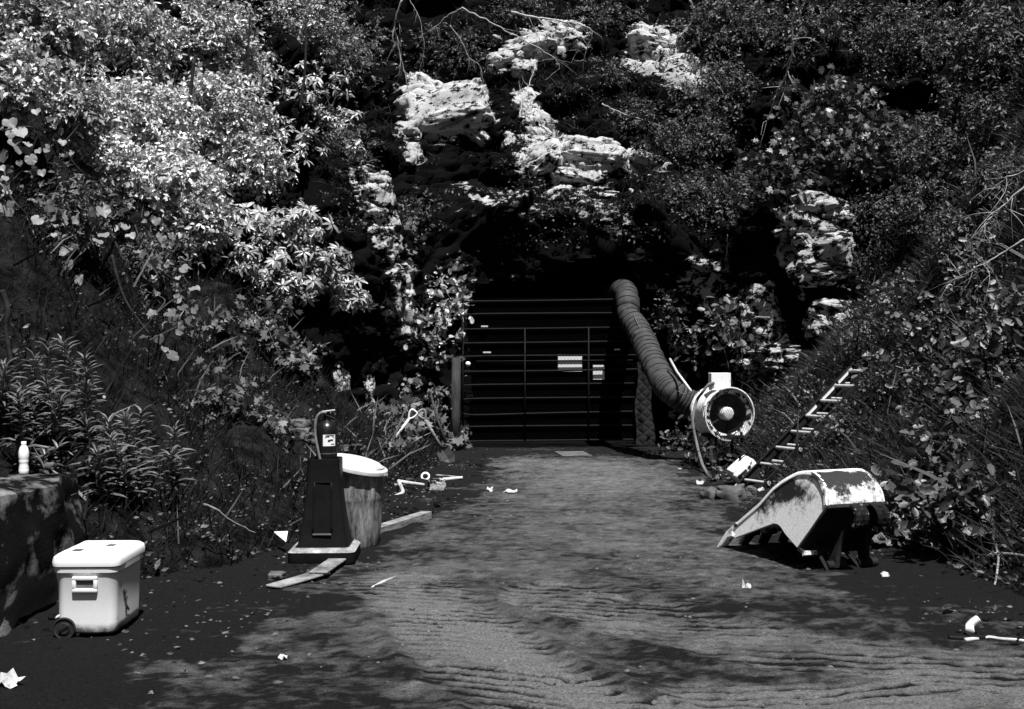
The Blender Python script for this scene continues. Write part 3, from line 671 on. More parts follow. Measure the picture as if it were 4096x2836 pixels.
for dx, dz, w_, h_ in ((-.03, .055, .08, .028), (-.02, .018, .07, .022), (.06, .06, .03, .03), (.11, .09, .02, .012)):
    MB().box(jc + JR @ Vector((dx, fy, dz)), (w_, .006, h_), JR).build('printed_mark', M['ink'], jug)
mb = MB(); mb.tube(smooth_path([jc + JR @ Vector((.05, 0, .14)), jc + JR @ Vector((.08, 0, .18)), jc + JR @ Vector((.16, 0, .16)), jc + JR @ Vector((.18, 0, .08))], 6), .016, 8); mb.build('handle', M['blk'], jug, True)
mb = MB(); mb.box(jc + JR @ Vector((-.10, fy * .98, .035)), (.05, .02, .07), JR); mb.build('spout_recess', M['blk'], jug, bevel=.008)
for px, py, w_, h_, sd_, lb in ((712, 495, 20, 13, 3, 'smaller grey stone at the road edge left of the ladder foot'), (731, 494, 30, 17, 5, 'larger grey stone at the road edge below the ladder foot'), (751, 493, 14, 12, 6, 'small stone wedged beside the ladder foot behind the bucket')):
    p = gnd(px, py + h_ * .4); rock('edge_stone', px, py, w_, h_, sd_, 'stone', None, 0, .2 * sd_, .8, lb, Y=p.y, sub=3)

# ------------------------------------------------------------------ cooler, concrete wall, bottle
cr = Matrix.Rotation(math.radians(1.5), 4, 'Z')
cc = Vector((-2.32, 6.2, 0)); CM = Matrix.Translation(cc) @ cr
ck = empty('cooler', cc, 'white wheeled cooler standing beside the mossy concrete wall', 'cooler')
def rsq(hx, hy, r, n=5):
    out = []
    for sx, sy, a0 in ((1, 1, 0), (-1, 1, 90), (-1, -1, 180), (1, -1, 270)):
        for k in range(n + 1):
            a = math.radians(a0 + 90 * k / n); out.append((sx * (hx - r) + r * math.cos(a), sy * (hy - r) + r * math.sin(a)))
    return out
def loft(levels, Mt, cap=True):
    V = []; n = None; Fs = []
    for (hx, hy, r, z, *o) in levels:
        ox, oy = o if o else (0, 0); s_ = rsq(hx, hy, r); n = len(s_); V += [Mt @ Vector((a + ox, b + oy, z)) for a, b in s_]
    for i in range(len(levels) - 1):
        Fs += [(i * n + k, i * n + (k + 1) % n, (i + 1) * n + (k + 1) % n, (i + 1) * n + k) for k in range(n)]
    if cap: Fs += [tuple(range(n))[::-1], tuple((len(levels) - 1) * n + k for k in range(n))]
    mb = MB(); mb.add(V, Fs); return mb
loft([(.150, .22, .045, .035), (.156, .226, .045, .045), (.157, .227, .0455, .09), (.1585, .2285, .046, .14), (.165, .235, .05, .36), (.167, .237, .05, .365), (.176, .246, .05, .368), (.178, .248, .05, .395)], CM).build('body', M['cool'], ck, 2)
bd = bpy.data.objects[ck.children[0].name].data; att = bd.attributes.new('dirt', 'FLOAT', 'POINT'); att.data.foreach_set('value', [float(np.interp(v.co.z, [.035, .06, .09, .14, .36], [.30, .2, .06, .02, .0])) for v in bd.vertices])
loft([(.176, .246, .05, .399), (.184, .254, .05, .402), (.186, .256, .05, .425), (.180, .250, .05, .45), (.165, .235, .05, .462)], CM).build('lid', M['coollid'], ck, 2)
lidp = CM @ Vector((0, 0, .462))
for yy, d in ((-.15, .09), (-.02, .09), (.14, .08)):
    loft([(.155, d / 2 + .01, .02, .461, 0, yy), (.15, d / 2, .02, .470, 0, yy), (.14, d / 2 - .012, .02, .474, 0, yy)], CM).build('lid_ridge', M['coollid'], ck, 2)
MB().box(CM @ Vector((-.07, -.15, .4755)), (.05, .06, .002), cr.to_3x3()).build('lid_mark', M['stone'], ck)
MB().box(CM @ Vector((.06, .0, .4755)), (.045, .07, .002), cr.to_3x3()).build('lid_mark', M['stone'], ck)
# end handle (towards the camera) : raised frame with a hollow
hz = .305; hy = -.236
fr = MB()
for (dx, dz, w_, h_) in ((0, .033, .135, .022), (0, -.033, .135, .022), (-.0575, 0, .022, .05), (.0575, 0, .022, .05)):
    fr.box(CM @ Vector((dx, hy - .006, hz + dz)), (w_, .02, h_), cr.to_3x3())
fr.build('handle', M['cool'], ck, 2, bevel=.006, seg=2)
MB().box(CM @ Vector((0, hy + .003, hz - .004)), (.10, .012, .045), cr.to_3x3()).build('handle_recess', M['stone'], ck)
WM = CM @ Matrix.Translation((-.115, -.185, .062)) @ Matrix.Rotation(math.pi / 2, 4, 'X')
wh = MB(); wh.lathe([(0, .052), (.028, .052), (.034, .046), (.05, .046), (.056, .052), (.062, .045), (.062, 0), (0, 0)], 26, WM); wheel = wh.build('wheel', M['rubber'], ck, 2)
MB().box(WM @ Vector((0, 0, .052)), (.06, .006, .012), cr.to_3x3() @ Matrix.Rotation(-.5, 3, 'Y')).build('hub_slot', M['blkm'], wheel)
WM2 = CM @ Matrix.Translation((.115, -.16, .062)) @ Matrix.Rotation(math.pi / 2, 4, 'X')
arch = MB(); arch.tube([WM @ (Vector((math.cos(a) * .074, math.sin(a) * .074, .02))) for a in np.linspace(-.6, 2.4, 16)], .008, 6); arch.build('wheel_arch', M['cool'], ck, True)
for k in range(7):
    MB().box(CM @ Vector((.1665 - .0, -.10 + .02 * (k % 3) + .03 * (k // 3), .24 - .025 * k + .01 * (k % 2))), (.004, .022 + .01 * (k % 2), .012), cr.to_3x3() @ Matrix.Rotation(.5 * k, 3, 'X')).build('scuffed_print', M['ink'], ck)
# concrete wall
gxs = np.linspace(-2.78, -4.6, 50); 
def cwall():
    nyy, nzz, nxx = 90, 26, 30
    ysv = np.linspace(2.4, 7.15, nyy); zsv = np.linspace(-.1, .78, nzz); xsv = np.linspace(-2.78, -4.4, nxx)
    V = []; Fs = []
    def sheet(fn, na, nb):
        o = len(V)
        for i in range(na):
            for j in range(nb): V.append(fn(i, j))
        for i in range(na - 1):
            for j in range(nb - 1): Fs.append((o + i * nb + j, o + (i + 1) * nb + j, o + (i + 1) * nb + j + 1, o + i * nb + j + 1))
    sheet(lambda i, j: (-2.78, ysv[i], zsv[j]), nyy, nzz); sheet(lambda i, j: (xsv[j], ysv[i], .78), nyy, nxx); sheet(lambda i, j: (xsv[j], 7.15, zsv[i]), nzz, nxx)
    sheet(lambda i, j: (xsv[j], 2.4, zsv[i]), nzz, nxx)
    V = np.array(V); n1, n2, n3 = fbm(V, .35, 101, 4), fbm(V, .35, 102, 4), fbm(V, .3, 103, 4)
    rnd = np.clip((V[:, 2] - .62) / .16, 0, 1) ** 2 * np.clip((V[:, 0] + 3.0) / .22, 0, 1)
    Vd = V + np.stack([.045 * n1 - .02 * rnd, .04 * n2, .035 * n3 - .015 * rnd], 1)
    bare = .20 + .30 * np.clip((.34 - V[:, 2]) / .12, 0, 1) + .10 * np.clip((V[:, 2] - .66) / .1, 0, 1)
    me = mesh_np('concrete_wall', Vd, Fs, True); a = me.attributes.new('bare', 'FLOAT', 'POINT'); a.data.foreach_set('value', bare.astype(np.float32)); return me
tag(link('concrete_wall', cwall(), M['concrete']), 'mossy concrete wall end left of the cooler with a bottle on top', 'wall')
bp = Vector((-3.12, 7.03, .785))
bo = empty('water_bottle', bp, 'pale plastic water bottle standing on the mossy concrete wall', 'bottle')
pr = [(0, 0), (.026, 0), (.031, .008), (.031, .03), (.0295, .036), (.031, .042), (.026, .06), (.028, .075), (.0305, .082), (.029, .086), (.0305, .090), (.029, .094), (.0305, .098), (.032, .12), (.031, .145), (.024, .172), (.013, .188), (.013, .194)]
mb = MB(); mb.lathe(pr, 24, Matrix.Translation(bp)); mb.build('bottle_body', M['pet'], bo, True)
mb = MB(); mb.lathe([(.016, .190), (.016, .206), (.014, .209), (0, .209)], 18, Matrix.Translation(bp)); mb.build('cap', M['white'], bo, 2)
rock('small_stone', 50, 466, 10, 8, 61, 'stone', None, 0, 0, .8, 'small pale stone on the concrete wall right of the bottle', Y=7.0, sub=3)

# ------------------------------------------------------------------ extinguisher on its stand, bin, boards
pc = Vector((-1.41, 8.30, 0)); PM = Matrix.Translation(pc) @ Matrix.Rotation(math.radians(2), 4, 'Z')
st_ = empty('pedestal_stand', pc, 'black flared plastic pedestal holding the fire extinguisher', 'stand')
lv = [(.242, .242, .05, .01), (.248, .248, .05, .03), (.242, .242, .05, .095), (.230, .230, .05, .105), (.192, .192, .035, .128)]
for h in np.linspace(.13, .77, 12):
    t = (h - .13) / .64; lv.append((.184 - .064 * (1 - (1 - t) ** 1.9), .184 - .064 * (1 - (1 - t) ** 1.9), .03, h))
lv += [(.112, .112, .03, .772), (.108, .108, .03, .72), (.10, .10, .03, .5)]
mb = loft(lv, PM, False); mb.build('stand_body', M['blk'], st_, 2)
loft([(.246, .246, .05, .096), (.232, .232, .05, .108), (.20, .20, .036, .126)], PM, False).build('flange', M['lit_flange'], st_, 2)  # paler flange: light on its edges put into the colour
def face_y(h):
    t = (h - .13) / .64; return -(.184 - .064 * (1 - (1 - t) ** 1.9))
for x0, x1, z0, z1 in ((-.075, -.063, .22, .6), (.063, .075, .22, .6)):
    mb = MB(); pts = [PM @ Vector(((x0 + x1) / 2 * (1 - .25 * (h - .2)), face_y(h) - .003, h)) for h in np.linspace(z0, z1, 8)]; mb.tube(pts, .008, 6); mb.build('panel_rib', M['blk'], st_, True)
MB().box(PM @ Vector((0, face_y(.22) - .006, .22)), (.14, .02, .012)).build('lit_panel_ledge', M['steel'], st_, bevel=.003)  # paler lip: light on its upward face put into the colour
MB().box(PM @ Vector((0, face_y(.60) - .002, .60)), (.125, .012, .008)).build('panel_rib', M['blk'], st_, bevel=.003)
exb = pc + Vector((0.0, 0, .55)); ex = empty('fire_extinguisher', exb, 'black fire extinguisher with white label and curved hose in the pedestal', 'extinguisher')
EX = Matrix.Translation(exb + Vector((.012, 0, 0)))
mb = MB(); mb.lathe([(0, 0), (.07, 0), (.08, .012), (.08, .42), (.074, .455), (.055, .485), (.03, .50), (.024, .505), (.024, .525), (0, .525)], 32, EX); mb.build('cylinder', M['blkm'], ex, 2)
mb = MB(); mb.lathe([(.0815, .255), (.0815, .262)], 32, EX); mb.build('band', M['steel'], ex)
mb = MB(); V = []; Fs = []
for i, a in enumerate(np.linspace(-1.75, -.55, 9)):
    for h in (.315, .40): V.append(EX @ Vector((.0822 * math.cos(a), .0822 * math.sin(a), h)))
for i in range(8): Fs.append((2 * i, 2 * i + 2, 2 * i + 3, 2 * i + 1))
mb.add(V, Fs); lab = mb.build('label', M['paper'], ex, True)
for a, h, w_, hh in ((-1.2, .355, .018, .016), (-.95, .36, .022, .012), (-1.35, .385, .03, .005), (-.85, .33, .03, .004), (-1.1, .394, .07, .006)):
    MB().box(EX @ Vector((.0826 * math.cos(a), .0826 * math.sin(a), h)), (w_, .002, hh), Matrix.Rotation(a + math.pi / 2, 3, 'Z')).build('print', M['ink'], lab)
vt = EX @ Vector((0, 0, .53)); mb = MB(); mb.box(vt + Vector((0, 0, .01)), (.05, .03, .04)); mb.build('valve', M['blk'], ex, bevel=.006)
mb = MB(); mb.box(vt + Vector((.015, -.01, .045)), (.10, .03, .012), Matrix.Rotation(-.12, 3, 'Y')); mb.build('lever', M['alu'], ex, bevel=.004)
mb = MB(); mb.box(vt + Vector((.03, -.01, .0)), (.08, .025, .012), Matrix.Rotation(.35, 3, 'Y')); mb.build('carry_handle', M['blkm'], ex, bevel=.004)
mb = MB(); mb.tube(smooth_path([vt + Vector((.0, -.03, .03)), vt + Vector((-.04, -.05, .03)), vt + Vector((-.07, -.06, -.02)), vt + Vector((-.075, -.07, -.12)), vt + Vector((-.055, -.09, -.22)), vt + Vector((-.03, -.10, -.32)), vt + Vector((-.005, -.098, -.37))], 8), .0105, 10); mb.build('hose', M['cable'], ex, True)
# bin
bnc = Vector((-1.27, 8.86, 0)); bn = empty('rubbish_bin', bnc, 'scuffed grey plastic rubbish bin with tilted pale lid behind the pedestal', 'bin')
mb = MB(); V = []; Fs = []; sg = 72; lvls = [(r_ * .93, z_) for r_, z_ in [(.0, .02), (.205, .02), (.21, .03), (.222, .2), (.232, .38), (.236, .39), (.238, .41), (.245, .60), (.262, .605), (.262, .635), (.25, .637), (.235, .60), (.2, .1)]]
for r, z_ in lvls:
    for k in range(sg):
        a = 2 * math.pi * k / sg; rr = r + (.014 if (k % 9 < 2 and .05 < z_ < .6 and r > .185) else 0); V.append(bnc + Vector((rr * math.cos(a), rr * math.sin(a), z_)))
for i in range(len(lvls) - 1): Fs += [(i * sg + k, i * sg + (k + 1) % sg, (i + 1) * sg + (k + 1) % sg, (i + 1) * sg + k) for k in range(sg)]
mb.add(V, Fs); mb.build('bin_body', M['bin'], bn, 2)
LM = Matrix.Translation(bnc + Vector((.01, -.01, .672))) @ Matrix.Rotation(math.radians(13), 4, 'Y') @ Matrix.Rotation(math.radians(4), 4, 'X') @ Matrix.Scale(.93, 4)
mb = MB(); mb.lathe([(0, .052), (.08, .051), (.15, .045), (.21, .034), (.222, .030), (.228, .022), (.285, .0), (.288, -.008), (.288, -.03), (.282, -.03), (.27, -.008), (.2, .02), (0, .05)], 48, LM); mb.build('lid', M['binlid'], bn, 2)
MB().box(bnc + Vector((.245, -.05, .585)), (.06, .10, .02), Matrix.Rotation(.1, 3, 'Z')).build('bin_handle', M['bin'], bn, bevel=.006)
# plank at the pedestal foot
def plank(name, pts, wd, th, label, mat='wood', cat='board'):
    V = []; n = len(pts); pts = [Vector(p) for p in pts]
    for i, p in enumerate(pts):
        t = pts[min(i + 1, n - 1)] - pts[max(i - 1, 0)]; t.z = 0; t.normalize(); s_ = Vector((t.y, -t.x, 0)) * wd / 2
        V += [p - s_, p + s_, p + s_ + Vector((0, 0, th)), p - s_ + Vector((0, 0, th))]
    Fs = [(i * 4 + k, i * 4 + (k + 1) % 4, i * 4 + 4 + (k + 1) % 4, i * 4 + 4 + k) for i in range(n - 1) for k in range(4)] + [(0, 1, 2, 3), tuple((n - 1) * 4 + k for k in range(4))]
    mb = MB(); mb.add(V, Fs); return tag(mb.build(name, M[mat], bevel=.004, seg=1), label, cat)
a = gnd(273, 592); b = gnd(323, 578); plank('loose_board', [a + Vector((0, 0, .028)), (a + b) / 2 + Vector((0, 0, .03)), b + Vector((0, 0, .034))], .13, .014, 'pale weathered board lying on the dirt in front of the pedestal')
a = gnd(318, 581); b = gnd(341, 563); plank('loose_board', [a + Vector((0, 0, .05)), (a + b) / 2 + Vector((0, 0, .045)), b + Vector((0, 0, .04))], .13, .014, 'grey board running under the right front of the pedestal')
a = gnd(368, 538); b = gnd(427, 519); plank('timber_beam', [a + Vector((0, 0, .0)), (a + b) / 2, b], .10, .075, 'square timber lying along the road edge beyond the bin')
p = gnd(286, 545); mb = MB(); q0 = at(274, 532, 8.6); mb.add([q0, at(288, 531, 8.55), at(286, 542, 8.5), q0 + Vector((0, .02, .0)), at(288, 531, 8.57), at(286, 542, 8.52)], [(0, 1, 2), (3, 5, 4), (0, 3, 4, 1), (1, 4, 5, 2), (2, 5, 3, 0)])
tag(mb.build('paper_scrap', M['paper']), 'white triangular scrap poking out left of the pedestal', 'paper')
for px, py, s_, lb in ((298, 577, 7, 'crumpled dark debris lump on the warped board'),):
    pass
rock('debris_lump', 312, 577, 13, 9, 71, 'stone', None, 0, 0, .8, 'crumpled grey lump lying on the pale weathered board', Y=gnd(312, 580).y, sub=3)
rock('debris_lump', 276, 577, 16, 10, 72, 'stone', None, 0, 0, .8, 'grey clod on the dirt left of the pale weathered board', Y=gnd(276, 582).y, sub=3)

# ------------------------------------------------------------------ shovels and clutter by the left toe of the cliff
def shovel(p0, p1, label, mat, rh=.017, dgrip=.05, open_=True):
    e = empty('shovel', p0, label, 'shovel'); d = (p1 - p0).normalized(); n = d.cross(Vector((0, 1, 0))).normalized()
    g0 = p1 - d * .12
    MB().tube([p0, (p0 + g0) / 2, g0], rh, 10).build('shaft', M[mat], e, True)
    MB().tube(smooth_path([g0, g0 + d * .05 + n * .035, g0 + d * .10 + n * dgrip, g0 + d * .135 + n * dgrip * .8, g0 + d * .14, g0 + d * .135 - n * dgrip * .8, g0 + d * .10 - n * dgrip, g0 + d * .05 - n * .035, g0], 4), rh * .75, 8, False).build('grip', M[mat], e, True)
    b0 = p0; bl = MB(); V = []
    for t, w_ in ((0, .03), (.05, .1), (.2, .11), (.28, .06), (.31, .0)):
        c = b0 - d * t; dep = .02 * math.sin(t * 9); V += [c - n * w_ + Vector((0, dep, 0)), c + Vector((0, .02 + dep, 0)), c + n * w_ + Vector((0, dep, 0))]
    bl.add(V, [(i * 3 + k, i * 3 + k + 1, i * 3 + 4 + k, i * 3 + 3 + k) for i in range(4) for k in range(2)]); o = bl.build('blade', M['steel'], e); o.modifiers.new('t', 'SOLIDIFY').thickness = .004
shovel(at(390, 445, 15.2), at(414, 412, 15.2), 'shovel with pale D-grip handle leaning left of the gate', 'white')
shovel(at(441, 447, 15.6), at(421, 412, 15.6), 'shovel with dark grip and wooden shaft right of the pale shovel', 'wood', .022, .055)
mb = MB(); mb.tube([at(446, 443, 15.8), at(437, 418, 15.9), at(431, 395, 16)], [.022, .02, .016], 8); tag(mb.build('wooden_stake', M['bark'], None, True), 'dark stake standing behind the wooden-shafted shovel', 'stake')
def zp(zx, zy): return (362.5 + zx * .06265, 400 + zy * .06265)
def stick(pts, r, label, mat='palebark', name='stick'):
    P_ = []
    for zx, zy, lift in pts:
        px, py = zp(zx, zy); P_.append(gnd(px, py, lift))
    mb = MB(); mb.tube(smooth_path(P_, 6), [r * (1 - .3 * k / (6 * (len(P_) - 1))) for k in range(6 * (len(P_) - 1) + 1)], 8)
    return tag(mb.build(name, M[mat], None, True), label, 'stick')
stick([(350, 1400, .03), (480, 1375, .05), (700, 1345, .04)], .028, 'straight pale stick lowest of the pile behind the bin')
stick([(570, 1300, .10), (700, 1320, .09), (980, 1355, .05)], .026, 'pale stick running from the bent stick to the white rock')
stick([(580, 1310, .10), (620, 1400, .06), (640, 1480, .03), (510, 1535, .02)], .025, 'bent pale stick with an elbow in the pile behind the bin')
stick([(690, 1300, .05), (800, 1265, .06)], .024, 'short stick at the back of the pile behind the bin', 'bark')
stick([(1280, 1275, .03), (1450, 1255, .04), (1600, 1240, .05)], .026, 'pale stick pointing at the road right of the white rock')
stick([(1180, 1205, .03), (1350, 1215, .04), (1530, 1230, .04)], .016, 'thin straight stick behind the white rock', 'wood')
stick([(360, 1445, .02), (540, 1435, .02)], .02, 'thin stick lying under the bent stick', 'wood')
px, py = zp(1190, 1370); rock('white_rock', px, py, 17, 14, 81, 'block', None, 0, 0, .8, 'pale pitted rock at the end of the stick pile', Y=gnd(px, py + 6).y, facet=.2)
mb = MB(); p = gnd(*zp(1005, 1300)) + Vector((0, 0, .06)); mb.lathe([(.035, -.02), (.055, -.015), (.055, .015), (.035, .02), (.035, -.02)], 20, Matrix.Translation(p) @ Matrix.Rotation(1.1, 4, 'X')); mb2 = mb
tag(mb2.build('tape_roll', M['white'], None, 2), 'small white ring lying among the sticks', 'ring')
for k, (px, py, r, s_) in enumerate(((300, 424, 18, 10), (308, 436, 16, 8), (303, 431, 14, 7), (316, 441, 12, 6))):
    rock('stacked_stone', px, py, r, s_, 90 + k, 'stone', None, -.05, 0, .9, ['flat grey stone, topmost of the heap on the left bank', 'lowest flat stone of the heap on the left bank', 'middle flat stone of the heap on the left bank', 'small stone at the right end of the heap on the left bank'][k], Y=hit(px, py, True).y - .05, sub=3)

# ------------------------------------------------------------------ clutter on the right
def zq(zx, zy): return (875 + zx * .09401, 500 + zy * .09401)
def rstick(pts, r, label, mat, name='stick', cat='stick', seg=8, lift=.02):
    P_ = []
    for zx, zy in pts:
        px, py = zq(zx, zy); h = gnd(px, py, lift); hb = hit(px, py, True)
        P_.append(hb + Vector((0, -.03, .02)) if hb.z > .06 else h)
    mb = MB(); mb.tube(smooth_path(P_, 6), [r * (1 - .25 * k / (6 * (len(P_) - 1))) for k in range(6 * (len(P_) - 1) + 1)], seg); return tag(mb.build(name, M[mat], None, True), label, cat)
rstick([(1175, 635), (1230, 605), (1330, 598), (1480, 610), (1640, 640)], .016, 'pale curved stick at the right edge below the brambles', 'wood')
rstick([(810, 0), (900, 60), (1000, 150), (1090, 250), (1170, 330), (1240, 450)], .014, 'long thin branch running down through the fallen leaves', 'bark')
rstick([(1160, 350), (1250, 470), (1290, 620), (1285, 720), (1270, 840), (1265, 930)], .009, 'thin crooked twig standing at the right road edge', 'wood')
rstick([(1210, 210), (1300, 190), (1390, 150)], .014, 'short branch above the fallen leaves at right', 'bark')
rstick([(780, 1465), (950, 1475), (1100, 1470), (1250, 1450), (1420, 1470), (1650, 1480)], .018, 'dark flattened strip lying across the road at right', 'blk', 'rubber_strip', 'strip')
rstick([(960, 1490), (1060, 1478), (1200, 1462), (1330, 1478), (1500, 1490), (1650, 1510)], .012, 'pale crumpled strip lying along the dark strip at right', 'palebark', 'plastic_strip', 'strip')
# corrugated hose piece
P_ = [gnd(*zq(1010, 1400), .035), gnd(*zq(1005, 1350), .05), gnd(*zq(1040, 1305), .07), gnd(*zq(1100, 1265), .09)]
P_ = smooth_path(P_, 12); mb = MB(); mb.tube(P_, [.021 + .004 * math.sin(i * 2.1) for i in range(len(P_))], 12)
tag(mb.build('corrugated_hose', M['white'], None, True), 'short white piece of corrugated hose above the flattened strip', 'hose')
P_ = smooth_path([gnd(*zq(0, 440), .05), gnd(*zq(40, 410), .09), gnd(*zq(90, 375), .12)], 10); mb = MB(); mb.tube(P_, [.03 + .004 * math.sin(i * 2.1) for i in range(len(P_))], 12)
tag(mb.build('corrugated_hose', M['stone'], None, True), 'grey corrugated hose end beside the bucket', 'hose')
def scrap(px, py, w_, h_, sd_, label, lift=.02, mat='scrapmat'):
    r2 = np.random.default_rng(sd_); c = gnd(px, py); s_ = c.y / F; n = 5
    V = []; Fs = []
    for i in range(n):
        for j in range(n): V.append(c + Vector(((i / (n - 1) - .5) * w_ * s_ + r2.normal() * .1 * w_ * s_, (j / (n - 1) - .5) * w_ * s_ * .6, .012 + abs(r2.normal()) * h_ * s_ * .45 + h_ * s_ * .6 * (j / (n - 1)))))
    for i in range(n - 1):
        for j in range(n - 1): Fs.append((i * n + j, (i + 1) * n + j, (i + 1) * n + j + 1, i * n + j + 1))
    mb = MB(); mb.add(V, Fs); o = mb.build('litter_scrap', M[mat]); o.modifiers.new('t', 'SOLIDIFY').thickness = .003
    return tag(o, label, 'litter')
scrap(956, 537, 8, 9, 1, 'small white square scrap below the brambles at right')
scrap(885, 580, 8, 5, 2, 'white crumpled scrap on the dirt in front of the bucket hinge')
scrap(747, 593, 7, 6, 3, 'white folded scrap on the road in front of the bucket')
scrap(9, 691, 20, 12, 4, 'white rag in the bottom left corner of the road')
scrap(490, 493, 6, 4, 5, 'tiny white scrap on the far road right of the stick pile')
scrap(511, 494, 12, 3, 6, 'thin pale scrap on the far road in line with the gate')
scrap(700, 486, 7, 4, 7, 'pale scrap at the road edge below the fan')
scrap(283, 662, 7, 4, 8, 'grey crumpled scrap on the road right of the cooler')
P_ = [gnd(370, 588, .012), gnd(383, 582, .015), gnd(395, 577, .012)]; mb = MB(); mb.tube(P_, [.004, .013, .006], 8); tag(mb.build('wood_splinter', M['palebark'], None, True), 'pale wood splinter on the road right of the pale weathered board', 'stick')
p = hit(108, 407, True); o = scrap(108, 600, 4, 4, 9, 'white scrap caught on the left bank'); o.location = p - gnd(108, 600) + Vector((0, -.08, .05))

# pebbles and leaf litter scattered on road and banks
def scatter_pebbles(n, name, mat, x0, x1, y0, y1, smin, smax, edge=False):
    r2 = np.random.default_rng(5); bm = bmesh.new(); bmesh.ops.create_icosphere(bm, subdivisions=1, radius=1); tv_ = np.array([v.co[:] for v in bm.verts]); tf_ = np.array([[v.index for v in f.verts] for f in bm.faces]); bm.free()
    yy = y0 + (y1 - y0) * r2.random(n) ** .8; xx = x0 + (x1 - x0) * r2.random(n)
    if edge:
        side_ = r2.random(n) < .5; lx = np.interp(yy, LY, LX); rx = np.interp(yy, RY, RX)
        xx = np.where(side_, lx + .35 - np.abs(r2.normal(0, .5, n)) + .2, rx - .3 + np.abs(r2.normal(0, .5, n)) - .35)
    sz = smin + (smax - smin) * r2.random(n) ** 4
    V = tv_[None] * (1 + .35 * r2.normal(size=(n, len(tv_), 1))) * np.stack([sz, sz * (.6 + .4 * r2.random(n)), sz * .6], 1)[:, None]
    base = np.stack([xx, yy, np.maximum(bank(xx, yy) * 1.0, 0) + sz * .25 + .006], 1)
    V = V + base[:, None]; Fs = tf_[None] + (np.arange(n) * len(tv_))[:, None, None]
    return stuff(link(name, mesh_np(name, V.reshape(-1, 3), Fs.reshape(-1, 3), False), mat))
o = scatter_pebbles(4500, 'road_gravel', M['stone'], -2.6, 3.0, 4.5, 18, .0025, .02); tag(o, 'small stones scattered over the dirt road', 'gravel')
o = scatter_pebbles(2600, 'edge_rubble', M['soil'], 0, 0, 5, 18, .005, .035, True); tag(o, 'dark crumbly rubble along both road edges', 'rubble')

# ------------------------------------------------------------------ foliage kit
def fan_tris(outline, center=(0, .45, 0), droop=0):
    V = [center] + outline; n = len(outline)
    return np.array(V, float), np.array([(0, 1 + i, 1 + (i + 1) % n) for i in range(n)])
def t_ellip(wd=.46, fold=.10, droop=.12):
    V = np.array([(0, 0, 0), (wd * .40, .22, fold * .8), (wd * .5, .5, fold), (wd * .3, .82, fold * .4 - droop * .5), (0, 1, -droop), (-wd * .3, .82, fold * .4 - droop * .5), (-wd * .5, .5, fold), (-wd * .40, .22, fold * .8), (0, .5, 0)])
    Fs = [(8, i, (i + 1) % 8) for i in range(8)]; return V, np.array(Fs)
def t_small(wd=.5, fold=.08):
    V = np.array([(0, 0, 0), (wd * .5, .45, fold), (0, 1, -.08), (-wd * .5, .45, fold)]); return V, np.array([(0, 1, 2), (0, 2, 3)])
def t_heart():
    o = []
    for a in np.linspace(0, 2 * math.pi, 22, endpoint=False):
        r = .5 * (1 + .12 * math.cos(a)) - .26 * math.exp(-((abs(a - math.pi)) / .32) ** 2)
        X = r * math.sin(a) * 1.05; Y = .42 + r * math.cos(a) + (.12 if abs(a) < .2 or abs(a - 2 * math.pi) < .2 else 0)
        o.append((X, Y, .12 * abs(X) - .10 * (Y - .4) ** 2 + .03 * math.sin(3 * a)))
    return fan_tris(o, (0, .4, -.03))
def t_maple():
    o = []
    for k, (a, r) in enumerate([(0, .62), (22, .36), (45, .58), (65, .34), (95, .52), (120, .30), (150, .32), (180, .16), (210, .32), (240, .30), (265, .52), (295, .34), (315, .58), (338, .36)]):
        t = math.radians(a); o.append((r * math.sin(t), .42 + r * math.cos(t), .10 * r * (k % 2) - .05))
    return fan_tris(o, (0, .4, 0))
def t_serr(wd=.62):
    o = []
    for k, t in enumerate(np.linspace(0, 2 * math.pi, 16, endpoint=False)):
        r = 1 + (.10 if k % 2 else -.04); o.append((wd * .5 * math.sin(t) * r * (1 - .2 * math.cos(t)), .5 - .5 * math.cos(t) * r, .09 * abs(math.sin(t)) - .05 * math.cos(t)))
    return fan_tris(o, (0, .5, -.02))
def t_blade():
    V = np.array([(-.02, 0, 0), (.02, 0, 0), (-.018, .5, .04), (.018, .5, .04), (0, 1, -.12)]); return V, np.array([(0, 1, 3), (0, 3, 2), (2, 3, 4)])
T = dict(small=t_small(), small2=t_small(.42), ellip=t_ellip(), rhodo=t_ellip(.30, .05, .18), lance=t_ellip(.17, .03, .25), heart=t_heart(), maple=t_maple(), serr=t_serr(), blade=t_blade())
def norm(a): return a / (np.linalg.norm(a, axis=-1, keepdims=True) + 1e-9)
def leaves(tmpl, pos, ydir, nrm, size):
    tv_, tf_ = T[tmpl]; n = len(pos); yd = norm(ydir); zd = norm(nrm - yd * (nrm * yd).sum(1, keepdims=True)); xd = np.cross(yd, zd)
    V = pos[:, None] + size[:, None, None] * (tv_[None, :, 0:1] * xd[:, None] + tv_[None, :, 1:2] * yd[:, None] + tv_[None, :, 2:3] * zd[:, None])
    Fs = tf_[None] + (np.arange(n) * len(tv_))[:, None, None]
    return V.reshape(-1, 3), Fs.reshape(-1, 3)
FACE = np.array([.15, -.55, .75])
